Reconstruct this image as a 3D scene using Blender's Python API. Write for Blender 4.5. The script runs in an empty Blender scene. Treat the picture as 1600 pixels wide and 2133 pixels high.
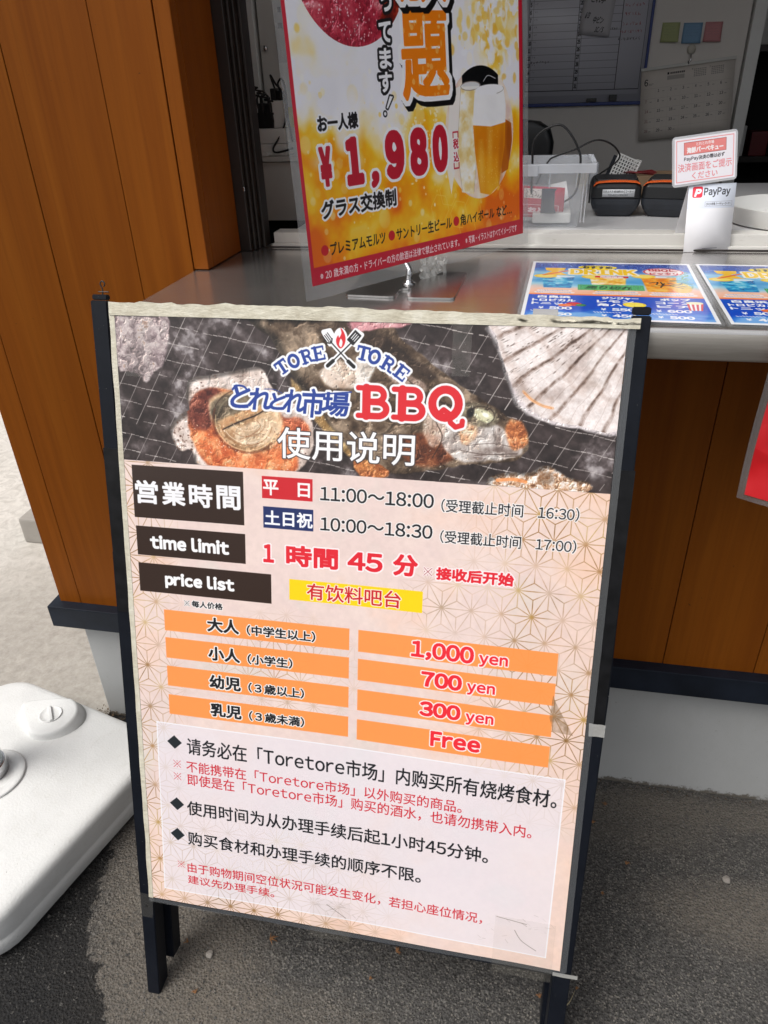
import bpy, bmesh, math, random
import numpy as np
from mathutils import Vector, Matrix, noise as mnoise
random.seed(7)
RNG = np.random.default_rng(11)
rad = math.radians
SC = bpy.context.scene
COL = SC.collection

# ------------------------------------------------------------------ camera
cam_d = bpy.data.cameras.new('camera'); cam = bpy.data.objects.new('camera', cam_d); COL.objects.link(cam)
def cam_rot(pitch, yaw, roll):
    cy, sy, cp, sp = math.cos(yaw), math.sin(yaw), math.cos(pitch), math.sin(pitch)
    F = Vector((-sy*cp, cy*cp, -sp)); R = Vector((cy, sy, 0)); D = F.cross(R)
    r = R*math.cos(roll) + D*math.sin(roll); d = -R*math.sin(roll) + D*math.cos(roll)
    m = Matrix((r, -d, -F)).transposed()
    return m.to_4x4()
cam.matrix_world = Matrix.Translation((0, 0, 1.2252)) @ cam_rot(rad(30.848), rad(12.057), rad(2.032))
cam_d.sensor_fit = 'HORIZONTAL'; cam_d.sensor_width = 36; cam_d.lens = 36*1530/1600
cam_d.clip_start = 0.05; cam_d.clip_end = 500
SC.camera = cam
# ------------------------------------------------------------------ light
SUN_EL, SUN_AZ = rad(58), rad(228)      # azimuth clockwise from +Y
w = bpy.data.worlds.new('World'); SC.world = w; w.use_nodes = True
nt = w.node_tree; nt.nodes.clear()
out = nt.nodes.new('ShaderNodeOutputWorld'); bg = nt.nodes.new('ShaderNodeBackground')
sky = nt.nodes.new('ShaderNodeTexSky'); sky.sky_type = 'NISHITA'; sky.sun_disc = False
sky.sun_elevation = SUN_EL; sky.sun_rotation = SUN_AZ; sky.air_density = 1.0; sky.dust_density = 4.0; sky.ozone_density = 1.0
hs = nt.nodes.new('ShaderNodeHueSaturation'); hs.inputs['Saturation'].default_value = 0.18
nt.links.new(sky.outputs[0], hs.inputs['Color']); nt.links.new(hs.outputs[0], bg.inputs[0]); bg.inputs[1].default_value = 0.10
nt.links.new(bg.outputs[0], out.inputs[0])
sd = bpy.data.lights.new('sun', 'SUN'); sd.energy = 1.5; sd.angle = rad(34); sd.color = (1.0, 0.965, 0.92)
so = bpy.data.objects.new('sun', sd); COL.objects.link(so)
sdir = Vector((math.sin(SUN_AZ)*math.cos(SUN_EL), math.cos(SUN_AZ)*math.cos(SUN_EL), math.sin(SUN_EL)))
so.rotation_euler = sdir.to_track_quat('Z', 'Y').to_euler(); so.location = (-2, -3, 6)
SC.view_settings.view_transform = 'Standard'; SC.view_settings.look = 'None'
SC.view_settings.exposure = 0.60; SC.view_settings.gamma = 1.0; SC.view_settings.use_curve_mapping = False
SC.render.engine = 'CYCLES'
try:
    SC.cycles.use_denoising = True; SC.cycles.max_bounces = 8; SC.cycles.transparent_max_bounces = 12
except Exception: pass

# ------------------------------------------------------------------ materials
def lin(c):
    c = [x/255 for x in c]
    return tuple((x/12.92 if x <= .04045 else ((x+.055)/1.055)**2.4) for x in c)
class NB:
    def __init__(s, name):
        s.m = bpy.data.materials.new(name); s.m.use_nodes = True; s.t = s.m.node_tree
        s.b = s.t.nodes['Principled BSDF']; s.o = s.t.nodes['Material Output']
    def n(s, t, **kw):
        x = s.t.nodes.new(t)
        for k, v in kw.items():
            if k in x.inputs: x.inputs[k].default_value = v
            else: setattr(x, k, v)
        return x
    def l(s, a, b): s.t.links.new(a, b)
    def coords(s, kind='Object', scale=(1, 1, 1), rnd=False, rot=(0, 0, 0)):
        tc = s.n('ShaderNodeTexCoord'); mp = s.n('ShaderNodeMapping'); mp.inputs['Scale'].default_value = scale
        mp.inputs['Rotation'].default_value = rot
        s.l(tc.outputs[kind], mp.inputs['Vector'])
        if rnd:
            oi = s.n('ShaderNodeObjectInfo'); mu = s.n('ShaderNodeMath', operation='MULTIPLY'); mu.inputs[1].default_value = 37.0
            s.l(oi.outputs['Random'], mu.inputs[0]); s.l(mu.outputs[0], mp.inputs['Location'])
        return mp.outputs[0]
    def noise(s, vec, scale, detail=4, rough=.55, dist=0):
        x = s.n('ShaderNodeTexNoise'); x.inputs['Scale'].default_value = scale; x.inputs['Detail'].default_value = detail
        x.inputs['Roughness'].default_value = rough; x.inputs['Distortion'].default_value = dist
        s.l(vec, x.inputs['Vector']); return x.outputs['Fac']
    def ramp(s, fac, stops):
        r = s.n('ShaderNodeValToRGB'); e = r.color_ramp.elements
        while len(e) < len(stops): e.new(.5)
        for k, (p, c) in enumerate(stops):
            e[k].position = p; e[k].color = (*c, 1) if len(c) == 3 else c
        s.l(fac, r.inputs[0]); return r.outputs[0]
    def mix(s, fac, a, b, mode='MIX'):
        m = s.n('ShaderNodeMix', data_type='RGBA', blend_type=mode)
        for v, i in ((fac, 0), (a, 6), (b, 7)):
            if isinstance(v, (int, float)): m.inputs[i].default_value = v
            elif isinstance(v, tuple): m.inputs[i].default_value = (*v, 1)
            else: s.l(v, m.inputs[i])
        return m.outputs[2]
    def bump(s, h, strength=.3, dist=.002):
        b = s.n('ShaderNodeBump'); b.inputs['Strength'].default_value = strength; b.inputs['Distance'].default_value = dist
        s.l(h, b.inputs['Height']); s.l(b.outputs[0], s.b.inputs['Normal']); return b
    def set(s, **kw):
        for k, v in kw.items():
            k = k.replace('_', ' '); i = s.b.inputs[k]
            if isinstance(v, (int, float)): i.default_value = v
            elif isinstance(v, tuple): i.default_value = (*v, 1) if len(v) == 3 else v
            else: s.l(v, i)
        return s
def paint(name, c, rough=.5, var=.12, scale=30, bump=.15, bd=.0005, **kw):
    b = NB(name); v = b.coords('Object', rnd=True); f = b.noise(v, scale, 5)
    lo = tuple(x*(1-var) for x in c); hi = tuple(min(1, x*(1+var)) for x in c)
    b.set(Base_Color=b.ramp(f, [(.3, lo), (.7, hi)]), Roughness=rough, **kw)
    b.bump(b.noise(v, scale*8, 3), bump, bd)
    return b.m
def smooth(b, a0, a1, x):
    m = b.n('ShaderNodeMapRange'); m.inputs[1].default_value = a0; m.inputs[2].default_value = a1; m.interpolation_type = 'SMOOTHSTEP'
    b.l(x, m.inputs[0]); return m.outputs[0]
# wood plank (printed wood-grain siding)
def wood_mat():
    b = NB('orange_wood_siding')
    v = b.coords('Object', scale=(1, 1, .035), rnd=True)
    n1 = b.noise(v, 22, 6, .6, .6); n2 = b.noise(v, 140, 3, .6, .2)
    v3 = b.coords('Object', scale=(1, 1, .12), rnd=True); n3 = b.noise(v3, 7, 3, .5, 1.2)
    c = b.ramp(n1, [(.25, (.185, .048, .0035)), (.5, (.228, .063, .0046)), (.72, (.270, .082, .0070))])
    c = b.mix(b.ramp(n2, [(.45, (0, 0, 0)), (.75, (.55, .55, .55))]), c, (.160, .039, .0032))
    c = b.mix(b.ramp(n3, [(.35, (0, 0, 0)), (.7, (.35, .35, .35))]), c, (.250, .072, .0055))
    vs = b.coords('Object', rnd=True); sp = b.noise(vs, 130, 2, .5)
    c = b.mix(b.ramp(sp, [(.77, (0, 0, 0)), (.8, (.7, .7, .7))]), c, (.04, .02, .01))
    b.set(Base_Color=c, Roughness=.5, Specular_IOR_Level=.13); b.bump(n2, .08, .0006)
    return b.m
WOOD = wood_mat()
def stainless():
    b = NB('brushed_stainless_steel')
    v = b.coords('Object', scale=(1, 28, 28)); n1 = b.noise(v, 9, 5, .6); v2 = b.coords('Object'); n2 = b.noise(v2, 5, 5, .65)
    n3 = b.noise(b.coords('Object', scale=(.6, 40, 40)), 30, 2)
    b.set(Base_Color=b.ramp(n1, [(.3, (.60, .58, .56)), (.7, (.72, .70, .68))]), Metallic=.92,
          Roughness=b.ramp(n2, [(.3, (.16, .16, .16)), (.7, (.27, .27, .27))]))
    b.bump(n3, .12, .0004); return b.m
STEEL = stainless()
def stainless_dull():
    b = NB('worn_stainless_lip')
    v = b.coords('Object', scale=(1, 30, 22)); n1 = b.noise(v, 12, 5, .7)
    b.set(Base_Color=b.ramp(n1, [(.3, (.50, .46, .41)), (.7, (.66, .62, .57))]), Metallic=.85, Roughness=.45)
    b.bump(n1, .2, .0004); return b.m
STEEL2 = stainless_dull()
NAVY = paint('dark_navy_trim', (.009, .013, .022), .5, .35, 14, .2, Specular_IOR_Level=.25)
def frame_mat():
    b = NB('black_painted_frame'); v = b.coords('Object', rnd=True); c = b.ramp(b.noise(v, 18, 5, .7), [(.3, (.0035, .0048, .0085)), (.7, (.0075, .0095, .015))])
    c = b.mix(b.ramp(b.noise(v, 330, 2, .5), [(.76, (0, 0, 0)), (.79, (.7, .7, .7))]), c, (.20, .20, .19)); c = b.mix(b.ramp(b.noise(b.coords('Object', scale=(1, 1, .15), rnd=True), 110, 4, .8), [(.68, (0, 0, 0)), (.76, (.5, .5, .5))]), c, (.06, .06, .06))
    b.set(Base_Color=c, Roughness=.42, Specular_IOR_Level=.22); b.bump(b.noise(v, 160, 3), .3, .0006); return b.m
BLACKWOOD = frame_mat()
TAPEBLK = paint('black_gaffer_tape', (.006, .006, .007), .34, .6, 60, .25, .0004, Specular_IOR_Level=.3)
DARKBROWN = paint('dark_brown_aluminium', (.020, .014, .012), .38, .3, 9, .08)
WALLIN = paint('cream_interior_wall', (.74, .70, .66), .7, .04, 4, .05)
CABIN = paint('grey_cabinet', (.62, .61, .58), .45, .04, 5, .05)
WHITEP = paint('white_plastic', (.74, .74, .72), .4, .04, 12, .05)
DESKTOP = paint('pale_grey_desktop', (.56, .56, .57), .4, .06, 9, .05)
BLACKP = paint('black_plastic', (.010, .011, .013), .38, .2, 40, .2)
GREYP = paint('slate_black_plastic', (.020, .024, .032), .42, .2, 40, .2)
ORANGEP = paint('orange_plastic', (.85, .13, .012), .4, .05, 20, .05)
RUBBER = paint('black_rubber', (.009, .009, .010), .5, .3, 40, .2)
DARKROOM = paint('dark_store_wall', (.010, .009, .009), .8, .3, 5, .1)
CARDB = paint('brown_cardboard', (.26, .17, .10), .8, .1, 20, .1)
REDP = paint('red_plastic', (.16, .010, .014), .4, .1, 20, .1)
CHROME = NB('polished_steel').set(Base_Color=(.62, .62, .63), Metallic=1.0, Roughness=.16).m
BASEPL = NB('dark_steel_plate').set(Base_Color=(.52, .51, .50), Metallic=1.0, Roughness=.24).m
CREAM = (lambda b: (b.set(Base_Color=b.ramp(b.noise(b.coords('Object', scale=(1, 1, 1)), 45, 6, .7), [(.3, (.50, .45, .34)), (.55, (.66, .62, .50)), (.8, (.78, .75, .66))]), Roughness=.35),
         b.bump(b.noise(b.coords('Object', scale=(1, 1, 3)), 60, 5, .7), .7, .002), b.m)[2])(NB('yellowed_packing_tape'))
def parasol_mat():
    b = NB('white_moulded_plastic'); v = b.coords('Object'); n1 = b.noise(v, 9, 6, .6); n2 = b.noise(v, 260, 3, .6); n3 = b.noise(v, 30, 5, .7, 1)
    c = b.ramp(n1, [(.3, (.66, .66, .645)), (.7, (.74, .74, .725))])
    c = b.mix(b.ramp(n3, [(.55, (0, 0, 0)), (.75, (.4, .4, .4))]), c, (.60, .59, .55))
    c = b.mix(b.ramp(b.noise(v, 300, 2, .5), [(.74, (0, 0, 0)), (.77, (.7, .7, .7))]), c, (.22, .20, .17)); c = b.mix(b.ramp(b.noise(b.coords('Object', scale=(1, .3, 1)), 60, 6, .8, 1.5), [(.58, (0, 0, 0)), (.72, (.35, .35, .35))]), c, (.42, .40, .36))
    b.set(Base_Color=c, Roughness=.55); b.bump(n2, .7, .0009); return b.m
PLAST = parasol_mat()
def foundation_mat():
    b = NB('grey_rendered_foundation'); v = b.coords('Object'); n1 = b.noise(v, 4, 4, .5); n2 = b.noise(v, 190, 4, .7)
    c = b.ramp(n1, [(.3, (.40, .405, .40)), (.7, (.45, .455, .45))])
    c = b.mix(b.ramp(b.noise(b.coords('Object', scale=(1, 1, 2)), 110, 3, .6), [(.66, (0, 0, 0)), (.76, (.55, .55, .55))]), c, (.16, .15, .14))
    c = b.mix(b.ramp(b.noise(v, 260, 5, .8), [(.62, (0, 0, 0)), (.72, (.4, .4, .4))]), c, (.27, .265, .25)); c = b.mix(b.ramp(b.noise(b.coords('Object', scale=(1, 1, .4)), 9, 5, .7), [(.5, (0, 0, 0)), (.8, (.35, .35, .35))]), c, (.33, .32, .295))
    tc = b.n('ShaderNodeTexCoord'); sep = b.n('ShaderNodeSeparateXYZ'); b.l(tc.outputs['Object'], sep.inputs[0])
    ad = b.n('ShaderNodeMath', operation='ADD'); b.l(sep.outputs[2], ad.inputs[0])
    mu = b.n('ShaderNodeMath', operation='MULTIPLY'); mu.inputs[1].default_value = .05; b.l(b.noise(v, 60, 5, .8), mu.inputs[0]); 
    sb = b.n('ShaderNodeMath', operation='SUBTRACT'); b.l(sep.outputs[2], sb.inputs[0]); b.l(mu.outputs[0], sb.inputs[1])
    g = smooth(b, -.012, -.022, sb.outputs[0])
    c = b.mix(g, c, (.13, .115, .095))
    b.set(Base_Color=c, Roughness=.75); b.bump(n2, .35, .001); return b.m
FOUND = foundation_mat()
def film_mat(name, haze=.10, gloss=.10, tint=(.8, .8, .78), rough=.12, bscale=18, bstr=.6):
    b = NB(name); t = b.t; tr = b.n('ShaderNodeBsdfTransparent'); gl = b.n('ShaderNodeBsdfGlossy'); gl.inputs['Roughness'].default_value = rough
    df = b.n('ShaderNodeBsdfDiffuse'); df.inputs[0].default_value = (*tint, 1)
    v = b.coords('Object'); bp = b.n('ShaderNodeBump'); bp.inputs['Strength'].default_value = bstr; bp.inputs['Distance'].default_value = .002
    n = b.noise(v, bscale, 5, .65, .5); b.l(n, bp.inputs['Height']); b.l(bp.outputs[0], gl.inputs['Normal'])
    m1 = b.n('ShaderNodeMixShader'); m1.inputs[0].default_value = haze; b.l(tr.outputs[0], m1.inputs[1]); b.l(df.outputs[0], m1.inputs[2])
    m2 = b.n('ShaderNodeMixShader'); m2.inputs[0].default_value = gloss; b.l(m1.outputs[0], m2.inputs[1]); b.l(gl.outputs[0], m2.inputs[2])
    b.l(m2.outputs[0], b.o.inputs[0]); t.nodes.remove(b.b); return b.m
FILM2 = film_mat('cloudy_laminating_film', .26, .09, (.62, .63, .64), .14, 14, .5)
FILM = film_mat('clear_laminating_film', .10, .06, (.6, .62, .64), .12, 9, .25)
TAPECL = film_mat('clear_adhesive_tape', .04, .035, (.75, .70, .58), .1, 70, .9)
TAPEW = film_mat('crumpled_tape', .45, .2, (.75, .74, .70), .15, 120, 1.0)
BASKET = film_mat('frosted_clear_plastic', .13, .06, (.70, .73, .78), .2, 20, .2)
BASKETR = film_mat('frosted_plastic_rim', .45, .10, (.66, .69, .74), .25, 20, .2)

def asphalt():
    b = NB('worn_asphalt'); v = b.coords('Object'); 
    vor = b.n('ShaderNodeTexVoronoi'); vor.inputs['Scale'].default_value = 230; b.l(v, vor.inputs['Vector'])
    vor2 = b.n('ShaderNodeTexVoronoi'); vor2.inputs['Scale'].default_value = 420; b.l(v, vor2.inputs['Vector'])
    big = b.noise(v, 3.2, 5, .6, .4); mid = b.noise(v, 28, 6, .75); fine = b.noise(v, 330, 6, .85)
    c = b.ramp(fine, [(.38, (.014, .0135, .013)), (.46, (.062, .060, .057)), (.54, (.125, .12, .115)), (.62, (.34, .32, .30))])
    sepc = b.n('ShaderNodeSeparateColor'); b.l(vor2.outputs['Color'], sepc.inputs[0])
    sepd = b.n('ShaderNodeSeparateColor'); b.l(vor.outputs['Color'], sepd.inputs[0])
    c = b.mix(.5, c, b.ramp(sepc.outputs[1], [(0, (.010, .0095, .0095)), (.5, (.045, .043, .041)), (.82, (.12, .114, .107)), (1, (.34, .32, .29))]))
    c = b.mix(.35, c, b.ramp(sepd.outputs[0], [(0, (.022, .021, .020)), (.6, (.085, .082, .078)), (1, (.20, .19, .175))]))
    # pale aggregate stones
    st = b.ramp(sepc.outputs[0], [(.90, (0, 0, 0)), (.93, (.8, .8, .8))])
    c = b.mix(st, c, (.26, .24, .21))
    # dusty patches
    tc = b.n('ShaderNodeTexCoord')
    def spot(x, y, rx, ry, k0=1.0, k1=.3, rot=0):
        mp = b.n('ShaderNodeMapping'); mp.vector_type = 'TEXTURE'; mp.inputs['Location'].default_value = (x, y, 0); mp.inputs['Scale'].default_value = (rx, ry, 1); mp.inputs['Rotation'].default_value = (0, 0, rot)
        b.l(tc.outputs['Object'], mp.inputs['Vector']); ln = b.n('ShaderNodeVectorMath', operation='LENGTH'); b.l(mp.outputs[0], ln.inputs[0])
        ad = b.n('ShaderNodeMath', operation='ADD'); b.l(ln.outputs['Value'], ad.inputs[0])
        mu = b.n('ShaderNodeMath', operation='MULTIPLY'); mu.inputs[1].default_value = .9; b.l(mid, mu.inputs[0]); b.l(mu.outputs[0], ad.inputs[1])
        return smooth(b, k0+.45, k1+.45, ad.outputs[0])
    def gate(f, g):
        m = b.n('ShaderNodeMath', operation='MULTIPLY'); b.l(f, m.inputs[0])
        if isinstance(g, float): m.inputs[1].default_value = g
        else: b.l(g, m.inputs[1])
        return m.outputs[0]
    speck = b.ramp(b.noise(v, 170, 4, .8), [(.35, (.25, .25, .25)), (.62, (1, 1, 1))])
    for (x, y, rx, ry, kk) in ((-.50, .56, .22, .20, .85), (-.28, .50, .26, .09, .6), (.44, .80, .26, .09, .75), (.26, .96, .22, .10, .55), (.5, 1.0, .5, .05, .7), (-.62, .74, .14, .18, .7)):
        c = b.mix(gate(gate(spot(x, y, rx, ry), kk), speck), c, (.215, .185, .150))
    c = b.mix(b.ramp(big, [(.45, (0, 0, 0)), (.75, (.35, .35, .35))]), c, (.12, .11, .10))
    # wet stain spreading from under the parasol base, with a crisp ragged edge
    sep = b.n('ShaderNodeSeparateXYZ'); b.l(tc.outputs['Object'], sep.inputs[0])
    def mth(op, p, q):
        m = b.n('ShaderNodeMath', operation=op)
        for k, v_ in enumerate((p, q)):
            if isinstance(v_, (int, float)): m.inputs[k].default_value = v_
            else: b.l(v_, m.inputs[k])
        return m.outputs[0]
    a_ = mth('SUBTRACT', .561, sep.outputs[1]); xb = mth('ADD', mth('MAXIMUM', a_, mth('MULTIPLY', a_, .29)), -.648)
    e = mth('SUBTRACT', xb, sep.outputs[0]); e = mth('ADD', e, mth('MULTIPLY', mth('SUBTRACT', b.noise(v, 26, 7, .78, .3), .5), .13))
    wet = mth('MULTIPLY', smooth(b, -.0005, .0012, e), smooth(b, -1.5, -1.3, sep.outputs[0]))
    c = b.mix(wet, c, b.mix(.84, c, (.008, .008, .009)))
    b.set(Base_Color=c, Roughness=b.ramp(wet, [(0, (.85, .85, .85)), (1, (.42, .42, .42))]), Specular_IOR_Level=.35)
    hb = mth('ADD', mth('MULTIPLY', vor.outputs['Distance'], 1.3), mth('MULTIPLY', fine, 1.2)); b.bump(hb, .9, .0042); return b.m
ASPH = asphalt()
def concrete():
    b = NB('pale_trowelled_concrete'); v = b.coords('Object'); 
    n1 = b.noise(v, 1.6, 5, .6, .6); n2 = b.noise(v, 24, 6, .7, 1.5); n3 = b.noise(v, 200, 3)
    c = b.ramp(n1, [(.3, (.58, .55, .50)), (.7, (.76, .73, .68))])
    c = b.mix(b.ramp(n2, [(.35, (.5, .5, .5)), (.6, (0, 0, 0))]), c, (.32, .295, .26))
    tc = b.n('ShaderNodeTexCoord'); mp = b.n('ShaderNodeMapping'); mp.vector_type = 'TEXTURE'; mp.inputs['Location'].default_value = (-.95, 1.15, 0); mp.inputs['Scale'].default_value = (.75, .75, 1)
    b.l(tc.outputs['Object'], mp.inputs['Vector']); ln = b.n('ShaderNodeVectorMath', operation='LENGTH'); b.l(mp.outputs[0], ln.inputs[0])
    c = b.mix(smooth(b, 1.5, .2, ln.outputs['Value']), c, b.mix(.75, c, b.ramp(b.noise(v, 45, 6, .8), [(.3, (.17, .15, .125)), (.7, (.36, .33, .285))])))  # dirt plus a painted light falloff darken the slab towards the kiosk corner
    b.set(Base_Color=c, Roughness=.8); b.bump(n2, .35, .003); return b.m
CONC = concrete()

# ------------------------------------------------------------------ geometry helpers
def box_bm(x0, x1, y0, y1, z0, z1, bev=0, seg=2, bm=None):
    bm = bm or bmesh.new()
    vs = [bm.verts.new((x, y, z)) for x in (x0, x1) for y in (y0, y1) for z in (z0, z1)]
    fs = [(0, 1, 3, 2), (4, 6, 7, 5), (0, 4, 5, 1), (2, 3, 7, 6), (0, 2, 6, 4), (1, 5, 7, 3)]
    nf = [bm.faces.new([vs[i] for i in f]) for f in fs]
    if bev: bmesh.ops.bevel(bm, geom=list({e for f in nf for e in f.edges}), offset=bev, segments=seg, affect='EDGES', profile=.6)
    return bm
def link(name, me, mat, parent=None, local=False, smooth_=False):
    o = bpy.data.objects.new(name, me); COL.objects.link(o)
    if mat is not None:
        for m in (mat if isinstance(mat, list) else [mat]): me.materials.append(m)
    if smooth_:
        me.polygons.foreach_set('use_smooth', [True]*len(me.polygons))
    if parent:
        o.parent = parent
        if not local: 
            o.matrix_parent_inverse = (Matrix.LocRotScale(parent.location, parent.rotation_euler, None)).inverted()
    return o
def obj(name, bm, mat, parent=None, local=False, smooth_=False):
    me = bpy.data.meshes.new(name); bmesh.ops.recalc_face_normals(bm, faces=bm.faces); bm.to_mesh(me); bm.free()
    return link(name, me, mat, parent, local, smooth_)
def raw(name, verts, faces, mat, parent=None, local=False, uvs=None, smooth_=False):
    me = bpy.data.meshes.new(name); me.from_pydata([tuple(v) for v in verts], [], faces); me.update()
    if uvs is not None:
        ul = me.uv_layers.new(name='UVMap')
        for lp in me.loops: ul.data[lp.index].uv = uvs[lp.vertex_index]
    return link(name, me, mat, parent, local, smooth_)
def thing(name, label, cat, loc=(0, 0, 0), rot=(0, 0, 0), group=None):
    o = bpy.data.objects.new(name, None); COL.objects.link(o); o.location = loc; o.rotation_euler = rot; o.empty_display_size = .05
    o['label'] = label; o['category'] = cat
    if group: o['group'] = group
    return o
def tag(o, label, cat, group=None):
    o['label'] = label; o['category'] = cat
    if group: o['group'] = group
    return o
def catmull(pts, n=8, closed=False):
    P = [Vector(p) for p in pts]; out = []; m = len(P)
    rng = range(m if closed else m-1)
    for i in rng:
        if closed: a, b, c, d = P[(i-1) % m], P[i], P[(i+1) % m], P[(i+2) % m]
        else: a, b, c, d = P[max(i-1, 0)], P[i], P[i+1], P[min(i+2, m-1)]
        for k in range(n):
            t = k/n; out.append(.5*((2*b)+(c-a)*t+(2*a-5*b+4*c-d)*t*t+(3*b-a-3*c+d)*t**3))
    if not closed: out.append(P[-1])
    return out
def tube_bm(pts, r, seg=8, bm=None, cap=True):
    bm = bm or bmesh.new(); pts = [Vector(p) for p in pts]; rings = []; prev = None
    for i, p in enumerate(pts):
        t = (pts[min(i+1, len(pts)-1)]-pts[max(i-1, 0)]).normalized()
        if prev is None:
            a = t.orthogonal().normalized()
        else:
            a = (prev-t*prev.dot(t)).normalized()
        prev = a; b_ = t.cross(a); rr = r(i/(len(pts)-1)) if callable(r) else r
        rings.append([bm.verts.new(p+(a*math.cos(2*math.pi*k/seg)+b_*math.sin(2*math.pi*k/seg))*rr) for k in range(seg)])
    for i in range(len(rings)-1):
        for k in range(seg): bm.faces.new((rings[i][k], rings[i][(k+1) % seg], rings[i+1][(k+1) % seg], rings[i+1][k]))
    if cap: bm.faces.new(rings[0][::-1]); bm.faces.new(rings[-1])
    return bm
def lathe_bm(prof, seg=32, c=(0, 0), bm=None):
    bm = bm or bmesh.new(); rings = []
    for r, z in prof: rings.append([bm.verts.new((c[0]+r*math.cos(2*math.pi*k/seg), c[1]+r*math.sin(2*math.pi*k/seg), z)) for k in range(seg)])
    for i in range(len(rings)-1):
        for k in range(seg): bm.faces.new((rings[i][k], rings[i][(k+1) % seg], rings[i+1][(k+1) % seg], rings[i+1][k]))
    if prof[0][0] > 1e-5: bm.faces.new(rings[0][::-1])
    if prof[-1][0] > 1e-5: bm.faces.new(rings[-1])
    return bm
def loft_bm(rings, bm=None, cap=True):
    bm = bm or bmesh.new(); R = [[bm.verts.new(p) for p in r] for r in rings]; n = len(R[0])
    for i in range(len(R)-1):
        for k in range(n): bm.faces.new((R[i][k], R[i][(k+1) % n], R[i+1][(k+1) % n], R[i+1][k]))
    if cap: bm.faces.new(R[0][::-1]); bm.faces.new(R[-1])
    return bm
def rrect(hx, hy, r, n=6):
    pts = []
    for sx, sy, a0 in ((1, 1, 0), (-1, 1, 90), (-1, -1, 180), (1, -1, 270)):
        for k in range(n+1):
            a = rad(a0+90*k/n); pts.append((sx*(hx-r)+r*math.cos(a), sy*(hy-r)+r*math.sin(a)))
    return pts
def sheet(name, fn, nu, nv, mat, parent, uvfn=None, thick=0, smooth_=True):
    """grid from fn(s,t) in 0..1, s to the right, t downwards; uv v flips so the image top is t=0"""
    vs = []; uv = []; fs = []
    for j in range(nv+1):
        for i in range(nu+1):
            s, t = i/nu, j/nv; vs.append(fn(s, t)); uv.append(uvfn(s, t) if uvfn else (s, 1-t))
    for j in range(nv):
        for i in range(nu):
            a = j*(nu+1)+i; fs.append((a, a+nu+1, a+nu+2, a+1))
    o = raw(name, vs, fs, mat, parent, uvs=uv, smooth_=smooth_)
    if thick:
        m = o.modifiers.new('thickness', 'SOLIDIFY'); m.thickness = thick; m.offset = -1
    return o

# ------------------------------------------------------------------ print artwork (flat print only)
def vnoise(h, w, cell, oct=4, rough=.55, seed=0):
    r = np.random.default_rng(seed); out = np.zeros((h, w), np.float32); amp = 1; tot = 0
    for o in range(oct):
        c = max(1.5, cell/2**o); gh, gw = int(h/c)+3, int(w/c)+3; g = r.random((gh, gw), dtype=np.float32)
        y = np.arange(h)/c; x = np.arange(w)/c; y0 = y.astype(int); x0 = x.astype(int)
        fy = (y-y0)[:, None]; fx = (x-x0)[None]; fy = fy*fy*(3-2*fy); fx = fx*fx*(3-2*fx)
        a = g[y0][:, x0]; b = g[y0][:, x0+1]; c_ = g[y0+1][:, x0]; d = g[y0+1][:, x0+1]
        out += amp*((a*(1-fx)+b*fx)*(1-fy)+(c_*(1-fx)+d*fx)*fy); tot += amp; amp *= rough
    out /= tot; lo, hi = np.percentile(out, 2), np.percentile(out, 98)
    return np.clip((out-lo)/(hi-lo), 0, 1)
def flesh(h, w, cell, seed, gloss=1.0, ax=(1.0, 1.0)):
    """folded, glossy-looking detail: warped ridges plus relief shading of the depicted food"""
    n = vnoise(h, w, cell, 5, .55, seed); a = vnoise(h, w, cell*1.3, 3, .5, seed+500); 
    yy, xx = np.mgrid[0:h, 0:w]; X = np.clip(xx+(a-.5)*cell*1.1*ax[0], 0, w-1).astype(int); Y = np.clip(yy+(n-.5)*cell*1.1*ax[1], 0, h-1).astype(int)
    b = vnoise(h, w, cell*.9, 4, .45, seed+900)[Y, X]; rid = 1-np.abs(2*b-1)
    hgt = b*.6+rid*.4; d = hgt-np.roll(np.roll(hgt, 2, 0), 2, 1); sh = np.clip(d*1.5*gloss, -.2, .35); sh = np.where(sh > 0, np.maximum(sh-.07, 0)*1.3, sh)
    return np.clip(.72*n+.28*rid+.10*(vnoise(h, w, 4, 2, .6, seed+77)-.5), 0, 1), sh
def pal(f, stops):
    f = np.clip(f, 0, 1); xs = [s[0] for s in stops]
    return np.stack([np.interp(f, xs, [s[1][k]/255 for s in stops]) for k in range(3)], -1).astype(np.float32)
_txt = {}
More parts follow.
